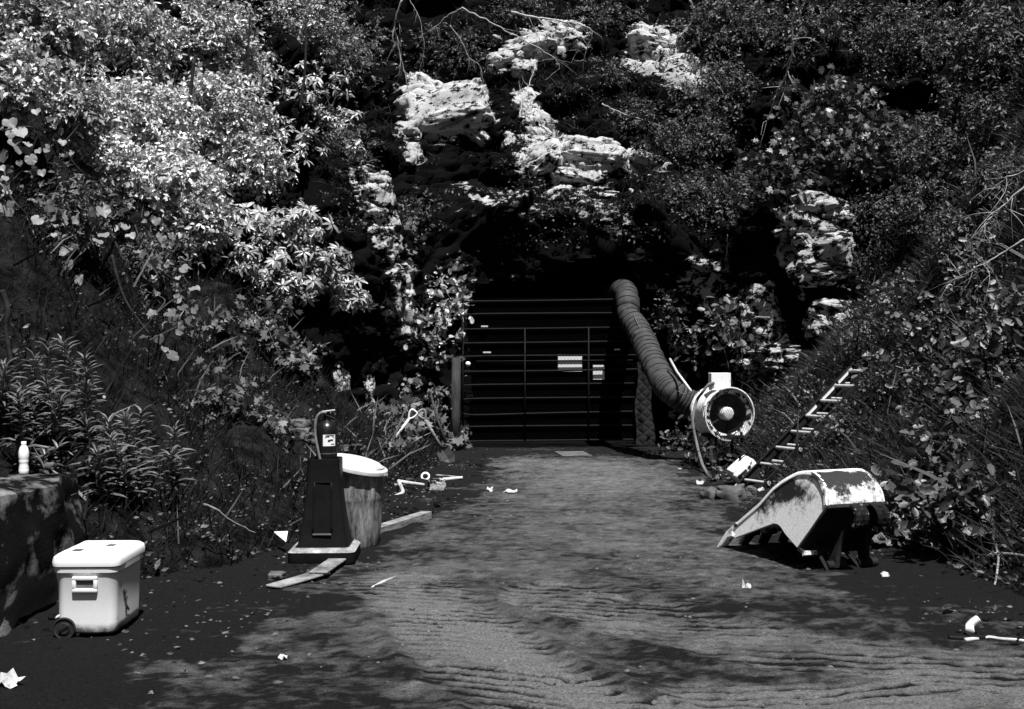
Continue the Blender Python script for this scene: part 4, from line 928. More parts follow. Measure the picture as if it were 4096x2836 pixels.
def twig_sprays(cen, rad, nsp, per, r2, tmpl, size, svar=.5, shell=.55, spray=.22, face=.9, droop=.25):
    """sprays of leaves along short twigs spread through an ellipsoid"""
    d = norm(r2.normal(size=(nsp, 3))); rr = (shell + (1 - shell) * r2.random(nsp)) ; 
    lump = 1 + .35 * vnoise(d * 1.3 + cen, .5, int(cen[0] * 100) & 255)
    c = cen + d * (rr * lump)[:, None] * rad
    tw = norm(d * .7 + r2.normal(size=(nsp, 3)) * .6 + np.array([0, -.15, .1 - droop]))
    k = np.tile(np.arange(per), nsp); ci = np.repeat(np.arange(nsp), per); t = (k + r2.random(len(k))) / per
    base = c[ci] + tw[ci] * (t * spray)[:, None] + r2.normal(size=(len(k), 3)) * .015
    side_ = norm(np.cross(tw[ci], r2.normal(size=(len(k), 3)))); yd = norm(side_ * .9 + tw[ci] * .6 + np.array([0, 0, -droop]))
    nr = norm(FACE * face + d[ci] * .4 + r2.normal(size=(len(k), 3)) * .75)
    sz = size * (1 + svar * r2.normal(size=len(k))).clip(.4, 1.8)
    return leaves(tmpl, base, yd, nr, sz), c
def stems_mesh(root, ends, r2, r0=.02, wob=.12, seg=5):
    mb = MB()
    for e in ends:
        a = Vector(root); b = Vector(e); m = (a * .5 + b * .5) + Vector(r2.normal(size=3) * wob); 
        p = smooth_path([a, m, b], 4); mb.tube(p, [r0 * (1 - .75 * i / (len(p) - 1)) for i in range(len(p))], seg, False)
    return mb
def shrub(name, label, cat, px, py, wpx, hpx, tmpl, mat, size, nsp, per, off=.35, group=None, Y=None, stem='darkbark', seed=0, nst=7, shell=.5, spray=.22, dep=.7, droop=.25, face=.9, ob=False):
    r2 = np.random.default_rng(seed + int(px * 7 + py * 13))
    p = at(px, py, Y) if Y else hit(px, py, ob)
    if not Y: p = at(px, py, p.y - off)
    s_ = p.y / F; rad = np.array([wpx * s_ / 2, min(wpx, hpx) * s_ / 2 * dep, hpx * s_ / 2]); cen = np.array(p)
    base = Vector((p.x + .1 * r2.normal(), p.y + rad[1] * .9 + .15, 0)); tz = float(terr(base.x, base.y)); base.z = min(tz - .1, p.z - rad[2] * .2); base.z = max(base.z, p.z - rad[2] - 1.5, -.05)
    root = empty(name, base, label, cat, group)
    (V, Fs), c = twig_sprays(cen, rad, nsp, per, r2, tmpl, size, spray=spray, shell=shell, droop=droop, face=face)
    link('foliage', mesh_np('foliage', V, Fs, False), M[mat], root)
    ends = c[r2.choice(len(c), min(nst, len(c)), False)]
    stems_mesh(base, ends, r2, .018, .15 * float(rad.max())).build('stem', M[stem], root, True)
    return root

exec_list = []
# ---- left hillside, bright small-leaved bushes
A = 'bright small-leaved bush '
for k, (px, py, w_, h_, n_, lb) in enumerate([
    (30, 40, 110, 90, 900, A + 'in the top left corner of the slope'),
    (115, 45, 120, 95, 1000, A + 'second from the left along the top'),
    (205, 45, 120, 95, 1000, A + 'third from the left along the top'),
    (290, 35, 120, 80, 800, A + 'at the top beside the long-leaved bush'),
    (45, 110, 110, 70, 700, A + 'above the leftmost heart-shaped leaves'),
    (130, 125, 120, 90, 900, A + 'left of centre below the topmost bushes'),
    (215, 120, 110, 90, 800, A + 'left of the upper long-leaved bush'),
    (165, 185, 110, 70, 800, A + 'spilling down the middle of the left slope'),
    (95, 165, 90, 50, 400, A + 'behind the heart-leaved vine'),
    (200, 220, 60, 60, 300, A + 'at the lowest tip of the bright left thicket'),
    (12, 85, 60, 60, 350, A + 'filling the left edge between the top corner and the vine'),
    (250, 165, 80, 50, 350, A + 'tucked under the upper long-leaved bush')]):
    shrub('small_leaf_bush', lb, 'bush', px, py, w_, h_, 'small', 'leafA', .062, n_, 14, .45, 'bright bushes on the left slope', seed=k, shell=.35, dep=.55)
# darker bushes between
for k, (px, py, w_, h_, n_, lb) in enumerate([
    (350, 60, 90, 110, 420, 'dim small-leaved bush between the bright thicket and the pale rock'),
    (340, 150, 60, 70, 200, 'dim small-leaved bush above the left rock ledge'),
    (60, 215, 110, 60, 260, 'shaded bush under the heart-leaved vine'),
    (140, 260, 110, 70, 240, 'shaded bush in the dark hollow of the left slope'),
    (420, 215, 50, 50, 110, 'sparse sprig growing beside the left rock ledge'),
    (520, 12, 90, 26, 160, 'dim twiggy bush hanging at the top edge left of centre'),
    (605, 18, 80, 34, 180, 'dim twiggy bush hanging at the top edge right of centre'),
    (610, 75, 60, 40, 110, 'dim sprig on the ledge between the upper pale rocks'),
    (640, 120, 70, 40, 150, 'dim bush on the dark face right of the pale cleft'),
    (450, 50, 90, 60, 260, 'dim bush at the top left of the bare branches')]):
    shrub('shade_bush', lb, 'bush', px, py, w_, h_, 'small2', 'leafE' if k != 0 else 'leafD', .055, n_, 12, .25, 'dim bushes on the left and top', seed=40 + k, shell=.2)

# ---- long-leaved (rhododendron) bushes made of leaf whorls
def whorl_mesh(seed, nl, L, mat):
    r2 = np.random.default_rng(seed); a = np.linspace(0, 2 * math.pi, nl, endpoint=False) + r2.normal(size=nl) * .18
    el = r2.uniform(-.55, .25, nl); yd = np.stack([np.cos(a) * np.cos(el), np.sin(a) * np.cos(el), np.sin(el)], 1)
    V, Fs = leaves('rhodo', yd * .01, yd, np.tile([0, 0, 1.], (nl, 1)) + r2.normal(size=(nl, 3)) * .15, L * (1 + .15 * r2.normal(size=nl)))
    me = mesh_np('leaf_whorl', V, Fs, False); me.materials.append(M[mat]); return me
WH = [whorl_mesh(k, 7 + k % 3, .125, 'leafB') for k in range(6)]; WHs = [whorl_mesh(20 + k, 6 + k % 3, .105, 'leafB') for k in range(6)]
def rhodo(label, blobs, pool, seed, off=.45):
    r2 = np.random.default_rng(seed); p0 = hit(*blobs[0][:2]); base = Vector((p0.x, p0.y + .3, p0.z - .5)); root = empty('long_leaf_bush', base, label, 'bush', 'long-leaved bushes on the left')
    ends = []
    for bi, (px, py, w_, h_, n_) in enumerate(blobs):
        p = hit(px, py); c = at(px, py, p.y - off - .0); s_ = c.y / F
        for k in range(n_):
            d = norm(r2.normal(size=3)); rr = .35 + .65 * r2.random(); q = np.array(c) + d * rr * np.array([w_ * s_ / 2, .35, h_ * s_ / 2])
            o = bpy.data.objects.new('leaf_whorl', pool[r2.integers(len(pool))]); C.objects.link(o); o.parent = root; o.matrix_parent_inverse = root.matrix_basis.inverted()
            nrm_ = Vector(norm(np.array([.1, -.55, .6]) + d * .45 + r2.normal(size=3) * .3)); o.matrix_basis = Matrix.Translation(q) @ nrm_.to_track_quat('Z', 'Y').to_matrix().to_4x4() @ Matrix.Rotation(r2.random() * 6.28, 4, 'Z') @ Matrix.Scale(.8 + .45 * r2.random(), 4)
            if k % 3 == 0: ends.append(q)
    stems_mesh(base, ends, r2, .016, .18).build('stem', M['darkbark'], root, True)
rhodo('bright long-leaved bush high on the left slope beside the pale rocks', [(300, 100, 90, 80, 70), (340, 130, 60, 60, 40), (290, 145, 80, 40, 35), (265, 75, 60, 50, 25), (330, 75, 50, 50, 25), (355, 150, 30, 24, 10)], WHs, 1)
rhodo('bright long-leaved bush in the middle of the left slope above the pedestal', [(290, 225, 90, 50, 60), (260, 262, 90, 50, 55), (310, 262, 90, 60, 60), (250, 222, 60, 50, 28), (340, 290, 70, 40, 36), (285, 290, 80, 40, 30), (360, 300, 30, 24, 8)], WH, 2)
# ---- heart-leaved vine: every leaf its own part
HL = []
for k in range(5):
    r2 = np.random.default_rng(300 + k); tv_, tf_ = T['heart']; V = tv_.copy(); V[:, 2] += .06 * np.sin(V[:, 0] * 6 + k) + .05 * r2.normal(size=len(V)); me = mesh_np('heart_leaf', V, tf_, True); me.materials.append(M['leafC']); HL.append(me)
def vine(label, pts, n_per, seed, off=.75, size=.105):
    r2 = np.random.default_rng(seed); W_ = [at(px, py, hit(px, py).y - off) for px, py in pts]; root = empty('heart_leaf_vine', W_[0] + Vector((0, .5, 0)), label, 'vine', 'heart-leaved vines on the left slope')
    MB().tube(smooth_path(W_, 6), .008, 6).build('vine_stem', M['bark'], root, True)
    for i, c in enumerate(W_):
        for k in range(n_per):
            q = c + Vector(r2.normal(size=3) * np.array([.17, .12, .14])); sz = size * (.5 + .75 * r2.random())
            o = bpy.data.objects.new('heart_leaf', HL[r2.integers(5)]); C.objects.link(o); o.parent = root; o.matrix_parent_inverse = root.matrix_basis.inverted()
            nv = Vector(norm(np.array([.15, -.7, .5]) + r2.normal(size=3) * .55)); yd = Vector(norm(np.array([.25, -.15, -.8]) + r2.normal(size=3) * .4)); yd = (yd - nv * yd.dot(nv)).normalized(); xd = yd.cross(nv)
            R_ = Matrix((xd, yd, nv)).transposed(); o.matrix_basis = Matrix.Translation(q) @ R_.to_4x4() @ Matrix.Scale(sz, 4)
vine('vine of pale heart-shaped leaves crossing the left slope below the bushes', [(5, 130), (35, 128), (62, 150), (85, 175), (105, 185), (125, 192), (145, 200), (160, 186)], 10, 1)
vine('vine of pale heart-shaped leaves at the left edge', [(4, 170), (10, 195), (22, 210), (40, 228), (60, 243), (72, 252)], 9, 2)
vine('vine of pale heart-shaped leaves hanging over the dark hollow', [(135, 225), (140, 240), (150, 262), (158, 280), (140, 288), (165, 300), (150, 318), (178, 298), (185, 320), (150, 340)], 6, 3, .9)
vine('few heart-shaped leaves dangling right of the main vine', [(215, 232), (190, 232), (165, 268), (175, 280)], 2, 4)

# ---- maple-like and round-leaved plants low on the left
for k, (px, py, w_, h_, t_, m_, sz, n_, lb) in enumerate([
    (215, 330, 60, 50, 'maple', 'leafD', .085, 40, 'lobed-leaf sapling below the long-leaved bush, left of the others'),
    (262, 325, 60, 36, 'maple', 'leafD', .085, 45, 'lobed-leaf sapling just under the middle of the long-leaved bush'),
    (295, 355, 40, 40, 'maple', 'leafD', .085, 40, 'bright lobed-leaf sprig hanging above the pedestal'),
    (225, 395, 50, 50, 'maple', 'leafD', .07, 35, 'lobed-leaf plant at the head of the left bank'),
    (265, 425, 50, 40, 'maple', 'leafD', .07, 25, 'lobed-leaf plant half way down the left bank'),
    (395, 425, 44, 40, 'maple', 'leafD', .10, 45, 'lobed-leaf plant behind the pale shovel'),
    (418, 400, 44, 36, 'maple', 'leafD', .09, 40, 'lobed-leaf plant behind the stake'),
    (440, 445, 60, 36, 'maple', 'leafD', .11, 75, 'lobed-leaf plant crowding the wooden-shafted shovel'),
    (395, 445, 20, 20, 'maple', 'leafD', .08, 12, 'little lobed-leaf seedling at the pale shovel blade'),
    (440, 300, 56, 70, 'serr', 'leafA', .075, 75, 'bright round-leaved bush left of the tunnel mouth'),
    (425, 335, 50, 50, 'serr', 'leafA', .075, 45, 'round-leaved bush hanging below the one by the tunnel mouth'),
    (405, 228, 28, 36, 'maple', 'leafD', .09, 22, 'lobed-leaf sprig on the face right of the left rock ledge')]):
    shrub('leafy_plant', lb, 'plant', px, py, w_, h_, t_, m_, sz, n_, 7, .35, 'leafy plants low on the left', seed=70 + k, shell=.25, spray=.25, nst=6)
# fern
def fern(label, px, py, Yo, n, L, seed):
    r2 = np.random.default_rng(seed); p = hit(px, py); p = at(px, py, p.y - Yo); root = empty('fern', p, label, 'fern')
    for k in range(n):
        a = r2.uniform(-1.2, .9); d = np.array([math.sin(a), -.6, math.cos(a) * .4]); d = norm(d); t = np.linspace(0, 1, 22); l_ = L * (.7 + .5 * r2.random())
        pos = np.array(p)[None] + d[None] * (t * l_)[:, None] + np.stack([0 * t, 0 * t, -.35 * l_ * t ** 2], 1)
        tan = norm(np.gradient(pos, axis=0)); sd_ = norm(np.cross(tan, np.array([0, -.5, .85])[None])); nn = np.cross(sd_, tan)
        P_ = np.concatenate([pos, pos]); Y_ = np.concatenate([sd_ + tan * .35, -sd_ + tan * .35]); S_ = np.tile(.30 * l_ * np.sin(np.pi * (t * .93 + .07)) ** .8 + .01, 2)
        V, Fs = leaves('lance', P_, Y_, np.concatenate([nn, nn]), S_); link('frond', mesh_np('frond', V, Fs, False), M['leafD'], root)
fern('fern with arching fronds left of the gate post', 448, 362, .5, 11, .5, 1)
fern('small fern low on the left bank toe', 356, 448, .3, 6, .25, 2)

# ---- willow-leaved herbs standing on the left bank
def herb(label, px, py, hpx, seed, ob=True, nl=34, L=.11, mat='leafG', Y=None):
    r2 = np.random.default_rng(seed); p = at(px, py, Y) if Y else hit(px, py, ob); h_ = hpx * p.y / F; root = empty('willow_herb', p, label, 'plant', 'willow-leaved herbs on the left bank')
    top_ = p + Vector((r2.normal() * .08, -.1 + r2.normal() * .05, h_)); mid = (p + top_) / 2 + Vector((r2.normal() * .05, 0, 0)); pth = smooth_path([p - Vector((0, 0, .1)), mid, top_], 6)
    MB().tube(pth, [.006 - .004 * i / (len(pth) - 1) for i in range(len(pth))], 5).build('stem', M['bark'], root, True)
    t = np.linspace(.25, 1, nl); idx = t * (len(pth) - 1); P_ = np.array([pth[int(i)].lerp(pth[min(int(i) + 1, len(pth) - 1)], i % 1) for i in idx]); a = np.arange(nl) * 2.4 + r2.normal(size=nl) * .3
    el = .25 + .7 * t ** 3 + r2.normal(size=nl) * .15; yd = np.stack([np.cos(a) * np.cos(el), np.sin(a) * np.cos(el), np.sin(el)], 1); S_ = L * (1.15 - .55 * t) * (1 + .2 * r2.normal(size=nl))
    V, Fs = leaves('lance', P_, yd, np.tile([0, -.35, 1.], (nl, 1)), S_.clip(.02)); link('foliage', mesh_np('foliage', V, Fs, False), M[mat], root)
k = 0
HERBS = [(6, 425, 60), (22, 420, 48), (40, 425, 66), (58, 415, 70), (70, 420, 78), (80, 428, 70), (50, 440, 60), (28, 445, 55), (12, 455, 60), (90, 445, 60), (62, 455, 55),
                     (98, 480, 60), (112, 475, 55), (128, 485, 70), (140, 480, 62), (155, 488, 78), (165, 478, 50), (120, 500, 62), (145, 505, 60), (172, 500, 48), (100, 500, 50), (60, 470, 22), (52, 474, 20)]
for (px, py, hp) in HERBS:
    where = 'in the clump behind the bottle' if py < 460 and px < 95 else ('on the wall edge' if hp < 25 else 'in the clump above the cooler')
    sib = sorted(q[0] for q in HERBS if (q[1] < 460 and q[0] < 95) == (py < 460 and px < 95) and (q[2] < 25) == (hp < 25)); nth = sib.index(px)
    grp = ('tall ' if hp > 65 else ('short ' if hp < 50 else '')) + 'willow-leaved herb'
    ORD = ['leftmost', 'second from left', 'third from left', 'fourth from left', 'fifth from left', 'sixth from left', 'seventh from left', 'eighth from left', 'ninth from left', 'tenth from left', 'rightmost']
    which = ORD[nth] if nth < len(sib) - 1 else 'rightmost'
    herb('%s, %s %s' % (grp, which, where), px, py, hp, 500 + k, nl=26 + hp // 4, L=.15); k += 1

# ---- right hillside
D_ = 'dark small-leaved bush '
for k, (px, py, w_, h_, n_, t_, m_, sz, lb) in enumerate([
    (735, 30, 110, 70, 620, 'small', 'leafE', .06, D_ + 'at the top right of the pale upper rocks'),
    (820, 40, 110, 80, 640, 'small', 'leafE', .06, D_ + 'second from the pale upper rocks along the top'),
    (905, 40, 100, 80, 420, 'small2', 'leafE', .06, D_ + 'third along the top right'),
    (985, 45, 100, 90, 380, 'small2', 'leafE', .06, D_ + 'in the top right corner'),
    (720, 95, 90, 70, 480, 'small', 'leafE', .055, D_ + 'below the top right bushes beside the rocks'),
    (700, 145, 100, 70, 480, 'small', 'leafE', .05, D_ + 'right of the pale lower rocks'),
    (690, 205, 90, 60, 420, 'small', 'leafE', .05, D_ + 'overhanging the tunnel mouth at right'),
    (750, 200, 70, 60, 280, 'small', 'leafE', .05, D_ + 'above the right rock ledge'),
    (1000, 120, 90, 70, 200, 'small2', 'leafE', .055, D_ + 'below the top right corner'),
    (940, 150, 90, 70, 260, 'small2', 'leafE', .05, D_ + 'right of the lobed-leaf tree'),
    (1000, 180, 80, 60, 200, 'small2', 'leafE', .05, D_ + 'above the dead spray at the right edge'),
    (930, 205, 90, 60, 200, 'small2', 'leafE', .045, D_ + 'between the lobed-leaf tree and the dead spray'),
    (880, 215, 80, 50, 160, 'small2', 'leafE', .045, D_ + 'right of the right rock ledge'),
    (970, 235, 90, 50, 160, 'small2', 'leafE', .045, D_ + 'behind the dead spray'),
    (880, 262, 70, 50, 130, 'small2', 'leafE', .04, D_ + 'right of the lower right rocks'),
    (870, 330, 70, 50, 130, 'small2', 'leafE', .04, D_ + 'above the ladder top'),
    (965, 95, 60, 60, 150, 'small2', 'leafE', .055, D_ + 'between the corner bush and the lobed-leaf tree')]):
    shrub('dark_bush', lb, 'bush', px, py, w_, h_, t_, m_, sz, n_, 13, .4, 'dark bushes on the right slope', seed=120 + k, shell=.3, dep=.5)
for k, (px, py, w_, h_, n_, lb) in enumerate([
    (835, 110, 100, 60, 150, 'lobed-leaf tree branch at the top of the right slope'),
    (815, 155, 120, 60, 170, 'lobed-leaf tree branch in the middle of the right slope'),
    (880, 150, 80, 60, 110, 'lobed-leaf tree branch reaching right over the dark slope'),
    (790, 185, 90, 50, 110, 'lobed-leaf tree branch above the right rock ledge')]):
    shrub('lobed_leaf_tree', lb, 'tree', px, py, w_, h_, 'maple', 'leafF', .085, n_, 9, .8, 'lobed-leaf branches on the right', seed=150 + k, shell=.3, spray=.3)
for k, (px, py, w_, h_, n_, sz, lb) in enumerate([
    (728, 322, 46, 34, 34, .105, 'bramble with broad leaves above the fan box, upper one'),
    (745, 345, 50, 24, 22, .11, 'bramble with broad leaves right above the fan box'),
    (700, 345, 46, 40, 36, .08, 'bramble between the duct and the fan box'),
    (665, 320, 30, 40, 26, .08, 'bramble growing right behind the duct bend'),
    (690, 440, 40, 30, 32, .085, 'bramble under the duct left of the fan'),
    (705, 468, 44, 34, 40, .085, 'bramble below the fan at the road edge'),
    (722, 480, 30, 20, 20, .09, 'bramble beside the white container'),
    (660, 455, 30, 14, 14, .07, 'low bramble at the foot of the quilted blanket'),
    (900, 300, 90, 60, 90, .06, 'trailing bramble right of the pale rock ledge'),
    (950, 330, 100, 60, 110, .08, 'trailing bramble in the middle of the right bank'),
    (990, 370, 80, 60, 100, .09, 'bramble with broad pale leaves at the right edge'),
    (930, 390, 90, 60, 90, .07, 'bramble right of the top of the ladder'),
    (960, 440, 90, 70, 90, .075, 'bramble on the right bank above the fallen leaves'),
    (1000, 320, 60, 50, 60, .08, 'bramble under the dead branches at the right edge'),
    (885, 385, 50, 40, 50, .055, 'small bramble covering the ladder top'),
    (845, 425, 40, 30, 40, .045, 'small-leaved sprig beside the middle of the ladder'),
    (800, 390, 60, 50, 50, .04, 'small-leaved sprig between the fan and the ladder'),
    (905, 500, 50, 26, 40, .09, 'broad-leaved bramble low behind the bucket'),
    (960, 505, 70, 30, 60, .085, 'broad-leaved bramble low at the right road edge'),
    (800, 430, 50, 40, 30, .04, 'small-leaved sprig left of the ladder'),
    (975, 270, 80, 60, 70, .06, 'bramble above the dead branches tip')]):
    shrub('bramble', lb, 'bramble', px, py, w_, h_, 'serr', 'leafF', sz * .78, int(n_ * 1.25), 6, .3, 'brambles on the right', seed=180 + k, shell=.1, spray=.28, dep=.5, ob=px > 780 and py > 250, nst=8, stem='bark')

# ---- fallen broad leaves at the right toe (each leaf a part)
r2 = np.random.default_rng(9); root = empty('leaf_heap', hit(920, 540, True), 'heap of fallen broad leaves right of the bucket', 'leaves')
me = mesh_np('fallen_leaf', *[T['serr'][0] * np.array([1.25, 1, 1.6]), T['serr'][1]][:2], True); me.materials.append(M['leafF'])
for k in range(150):
    px = r2.uniform(880, 985); py = 548 - abs(r2.normal()) * 26 - max(0, (px - 900)) * .05; p = hit(px, py, True)
    o = bpy.data.objects.new('fallen_leaf', me); C.objects.link(o); o.parent = root; o.matrix_parent_inverse = root.matrix_basis.inverted()
    o.matrix_basis = Matrix.Translation(p + Vector((0, -.05, .03 + .05 * r2.random()))) @ Vector(norm(np.array([-.2, -.6, .7]) + r2.normal(size=3) * .4)).to_track_quat('Z', 'Y').to_matrix().to_4x4() @ Matrix.Rotation(r2.random() * 6.28, 4, 'Z') @ Matrix.Scale(.06 + .06 * r2.random(), 4)

# ---- grass and moss cover
def cover(name, n, xr, yr, tmpl, size, mat, label, seed, fn, up=1.0, tilt=.5, lift=0.):
    r2 = np.random.default_rng(seed); x = r2.uniform(*xr, n); y = r2.uniform(*yr, n); tl_ = np.clip(((x - 2.7) * .85 + (y - 12.6) * .52), 0, 2.5); k = fn(x, y) & (cliff_e(x, y) < .25) & (np.hypot(x - 2.7 - .85 * tl_, y - 12.6 - .52 * tl_) > .32); x, y = x[k], y[k]; n = len(x)
    cl_ = vnoise(np.stack([x, y, 0 * x], 1), .5, seed); k = cl_ > r2.uniform(-1, .6, n); x, y = x[k], y[k]; n = len(x)
    pos = np.stack([x, y, bank(x, y) - .03 + lift], 1); yd = np.stack([r2.normal(size=n) * tilt + np.sign(.7 - x) * .35, r2.normal(size=n) * tilt - .25, np.full(n, up)], 1)
    V, Fs = leaves(tmpl, pos, yd, np.tile([0, -1., .3], (n, 1)) + r2.normal(size=(n, 3)) * .4, size * (1 + .35 * r2.normal(size=n)).clip(.3, 2)); o = stuff(link(name, mesh_np(name, V, Fs, False), mat)); return tag(o, label, 'grass')
cover('left_grass', 42000, (-6.5, -.6), (7, 17.5), 'blade', .16, M['grass'], 'dark grass covering the left bank', 21, lambda x, y: x < np.interp(y, LY, LX) - .15, 1, .5)
cover('right_grass', 60000, (2.3, 8.5), (7, 17), 'blade', .20, M['drygrass'], 'grass covering the right bank', 22, lambda x, y: x > np.interp(y, RY, RX) + .2, .6, .6)
cover('left_ground_cover', 9000, (-6.5, -.8), (7, 17), 'small', .035, M['leafE'], 'small creeping leaves on the left bank', 23, lambda x, y: x < np.interp(y, LY, LX) - .1, .3, .8, .05)
cover('right_ground_cover', 16000, (2.5, 8.5), (7, 17), 'small', .04, M['leafE'], 'small creeping leaves on the right bank', 24, lambda x, y: x > np.interp(y, RY, RX) + .1, .3, .8, .07)
def onleft(x, y): return x < np.interp(y, LY, LX) - .1
def mound(x, y):
    z_ = bank(x, y); px_ = 512 + F * x / y; py_ = 354.5 + F * (CAMZ - z_) / y
    return onleft(x, y) & ((px_ < 85) & (py_ > 295) & (py_ < 385) | (px_ > 85) & (px_ < 160) & (py_ > 290) & (py_ < 350))
cover('moss_cushion', 60000, (-7, -2), (7, 16), 'small', .028, M['mossmat'], 'soft pale moss on the upper left bank', 26, mound, .5, .8, .03)
cover('bank_sprigs', 5000, (-6.5, -.8), (7, 17), 'small', .05, M['leafD'], 'scattered brighter sprigs on the left bank', 27, lambda x, y: onleft(x, y) & (vnoise(np.stack([x, y, 0 * x], 1), .35, 3) > .45), .5, .8, .08)
cover('right_bank_sprigs', 9000, (2.5, 8.5), (7, 17), 'small', .05, M['leafF'], 'scattered brighter sprigs on the right bank', 28, lambda x, y: (x > np.interp(y, RY, RX) + .1) & (vnoise(np.stack([x, y, 0 * x], 1), .35, 4) > .4), .5, .8, .10)
cover('dead_stalks', 1400, (-6, 8), (7, 17), 'blade', .42, M['stalk'], 'thin dead stalks on both banks', 29, lambda x, y: (x < np.interp(y, LY, LX) - .3) | (x > np.interp(y, RY, RX) + .3), .8, .7, 0)
o = cover('leaf_litter', 9000, (-3.2, 3.8), (4.4, 17), 'small', .03, M['litter'], 'dry leaf litter along the road edges', 25, lambda x, y: (x < np.interp(y, [4.3, 5, 6, 7.5, 9, 12, 15, 19], [-1.7, -1.45, -1.25, -1.15, -1.0, -.8, -.6, -.7])) | (x > np.interp(y, RY, RX) - .6), .08, 1.0, .045)
# moss tufts and grass fringes on the cliff ledges
r2 = np.random.default_rng(31); cv = np.array([v.co[:] for v in cliff.data.vertices]); nrm3 = np.zeros(len(cv) * 3, dtype=np.float32)
cliff.data.vertices.foreach_get('normal', nrm3) if hasattr(cliff.data.vertices[0], 'normal') else None
nrm3 = nrm3.reshape(-1, 3); sgn = np.sign((nrm3 * np.array([0, -1, .3])).sum(1))[:, None]; nrm3 = nrm3 * np.where(sgn == 0, 1, sgn)
vis = (np.abs(cv[:, 0]) < 9) & (cv[:, 2] > 2.6) & (cv[:, 2] < 10.5) & ~inhole
cl_ = vnoise(cv, .5, 33)
sel = np.where(vis & (pale < .12) & (cl_ > .0))[0]; sel = r2.choice(sel, 26000)
V, Fs = leaves('small', cv[sel] + r2.normal(size=(len(sel), 3)) * .025, nrm3[sel] + r2.normal(size=(len(sel), 3)) * .6 + [0, 0, -.2], r2.normal(size=(len(sel), 3)) + [0, -.5, .8], .045 * (1 + .3 * r2.normal(size=len(sel))))
tag(stuff(link('cliff_moss', mesh_np('cliff_moss', V, Fs, False), M['moss'])), 'dark moss growing in patches on the cliff', 'moss')
sel = np.where(vis & (cv[:, 2] > 4) & (pale < .2) & (nrm3[:, 2] > .25) & (vnoise(cv, .9, 35) > .05))[0]; sel = r2.choice(sel, 26000)
V, Fs = leaves('blade', cv[sel], r2.normal(size=(len(sel), 3)) * .6 + [0, -.8, .2], r2.normal(size=(len(sel), 3)) * .3 + [0, -.5, .8], .2 * (1 + .3 * r2.normal(size=len(sel))))
tag(stuff(link('cliff_grass', mesh_np('cliff_grass', V, Fs, False), M['drygrass'])), 'dark grass hanging over the cliff ledges', 'grass')
sel = np.where(vis & (cv[:, 2] > 3.3) & (pale < .15) & (vnoise(cv, .8, 37) > .1))[0]; sel = r2.choice(sel, 16000)
V, Fs = leaves('small', cv[sel] + nrm3[sel] * .05, r2.normal(size=(len(sel), 3)) + [0, -.6, -.2], r2.normal(size=(len(sel), 3)) * .5 + [0.1, -.5, .8], .05 * (1 + .3 * r2.normal(size=len(sel))))
tag(stuff(link('cliff_creeper', mesh_np('cliff_creeper', V, Fs, False), M['leafE'])), 'small creeping leaves scattered over the cliff', 'creeper')

# ------------------------------------------------------------------ bare branches
def branch(label, pts, r, seed, mat='palebark', off=1.0, Y=None, twigs=10, tl=.35, sag=-.3, name='bare_branch'):
    r2 = np.random.default_rng(seed)
    Yb = Y if Y else min(hit(px, py).y for px, py in pts) - off
    P_ = smooth_path([at(px, py, Yb + .15 * i) for i, (px, py) in enumerate(pts)], 6); n = len(P_)
    P_ = [p + Vector(r2.normal(size=3) * .008) for p in P_]
    e = empty(name, P_[0], label, 'branch', 'bare pale branches'); mb = MB(); mb.tube(P_, [r * (1 - .75 * i / n) for i in range(n)], 6); mb.build('main_stem', M[mat], e, True)
    tw = MB()
    for k in range(twigs):
        i = int(r2.integers(n // 5, n - 1)); a = P_[i]; t = (P_[min(i + 1, n - 1)] - P_[i - 1]).normalized(); d = Vector(norm(np.array(t) * .7 + r2.normal(size=3) * .55 + np.array([0, 0, sag]))); l_ = tl * (.4 + r2.random())
        q = [a, a + d * l_ * .5 + Vector(r2.normal(size=3) * .03), a + d * l_ + Vector((0, 0, sag * .3 * l_)) + Vector(r2.normal(size=3) * .05)]
        r0 = max(.0025, r * .4 * (1 - .6 * i / n)); tw.tube(smooth_path(q, 4), [r0 * (1 - .8 * j / 8) for j in range(9)], 5, False)
        if r2.random() < .6:
            d2 = Vector(norm(np.array(d) + r2.normal(size=3) * .5)); tw.tube(smooth_path([q[1], q[1] + d2 * l_ * .3, q[1] + d2 * l_ * .6 + Vector((0, 0, sag * .2 * l_))], 3), [r0 * .6 * (1 - .8 * j / 6) for j in range(7)], 4, False)
    tw.build('twigs', M[mat], e, True)
B_ = 'bare pale branch '
branch(B_ + 'drooping at the top left of the rock face', [(402, 0), (395, 22), (398, 45), (405, 75), (412, 105)], .016, 1, twigs=12)
branch(B_ + 'hanging thin beside the drooping one', [(410, 0), (420, 20), (424, 50), (420, 70)], .009, 2, twigs=5, tl=.2)
branch(B_ + 'forking left across the upper rocks', [(462, 8), (448, 15), (438, 25), (420, 36)], .012, 3, twigs=5, tl=.3)
branch(B_ + 'sweeping right from the top centre', [(462, 8), (490, 22), (520, 38), (545, 52), (560, 66), (545, 80)], .014, 4, twigs=10)
branch(B_ + 'thick one reaching right over the layered rock', [(512, 12), (530, 16), (555, 20), (578, 24), (592, 32), (586, 52), (582, 72)], .024, 5, twigs=14, tl=.4)
branch(B_ + 'hanging zigzag from the thick one', [(528, 16), (535, 30), (540, 42), (536, 55)], .010, 6, twigs=6, tl=.25)
branch(B_ + 'curling down left of the layered rock', [(450, 25), (462, 42), (470, 58), (480, 66), (484, 85)], .010, 7, twigs=7, tl=.3)
branch(B_ + 'standing on the pale cleft above the tunnel', [(520, 118), (522, 98), (529, 84), (536, 66)], .014, 8, off=.4, twigs=6, tl=.3, sag=.2)
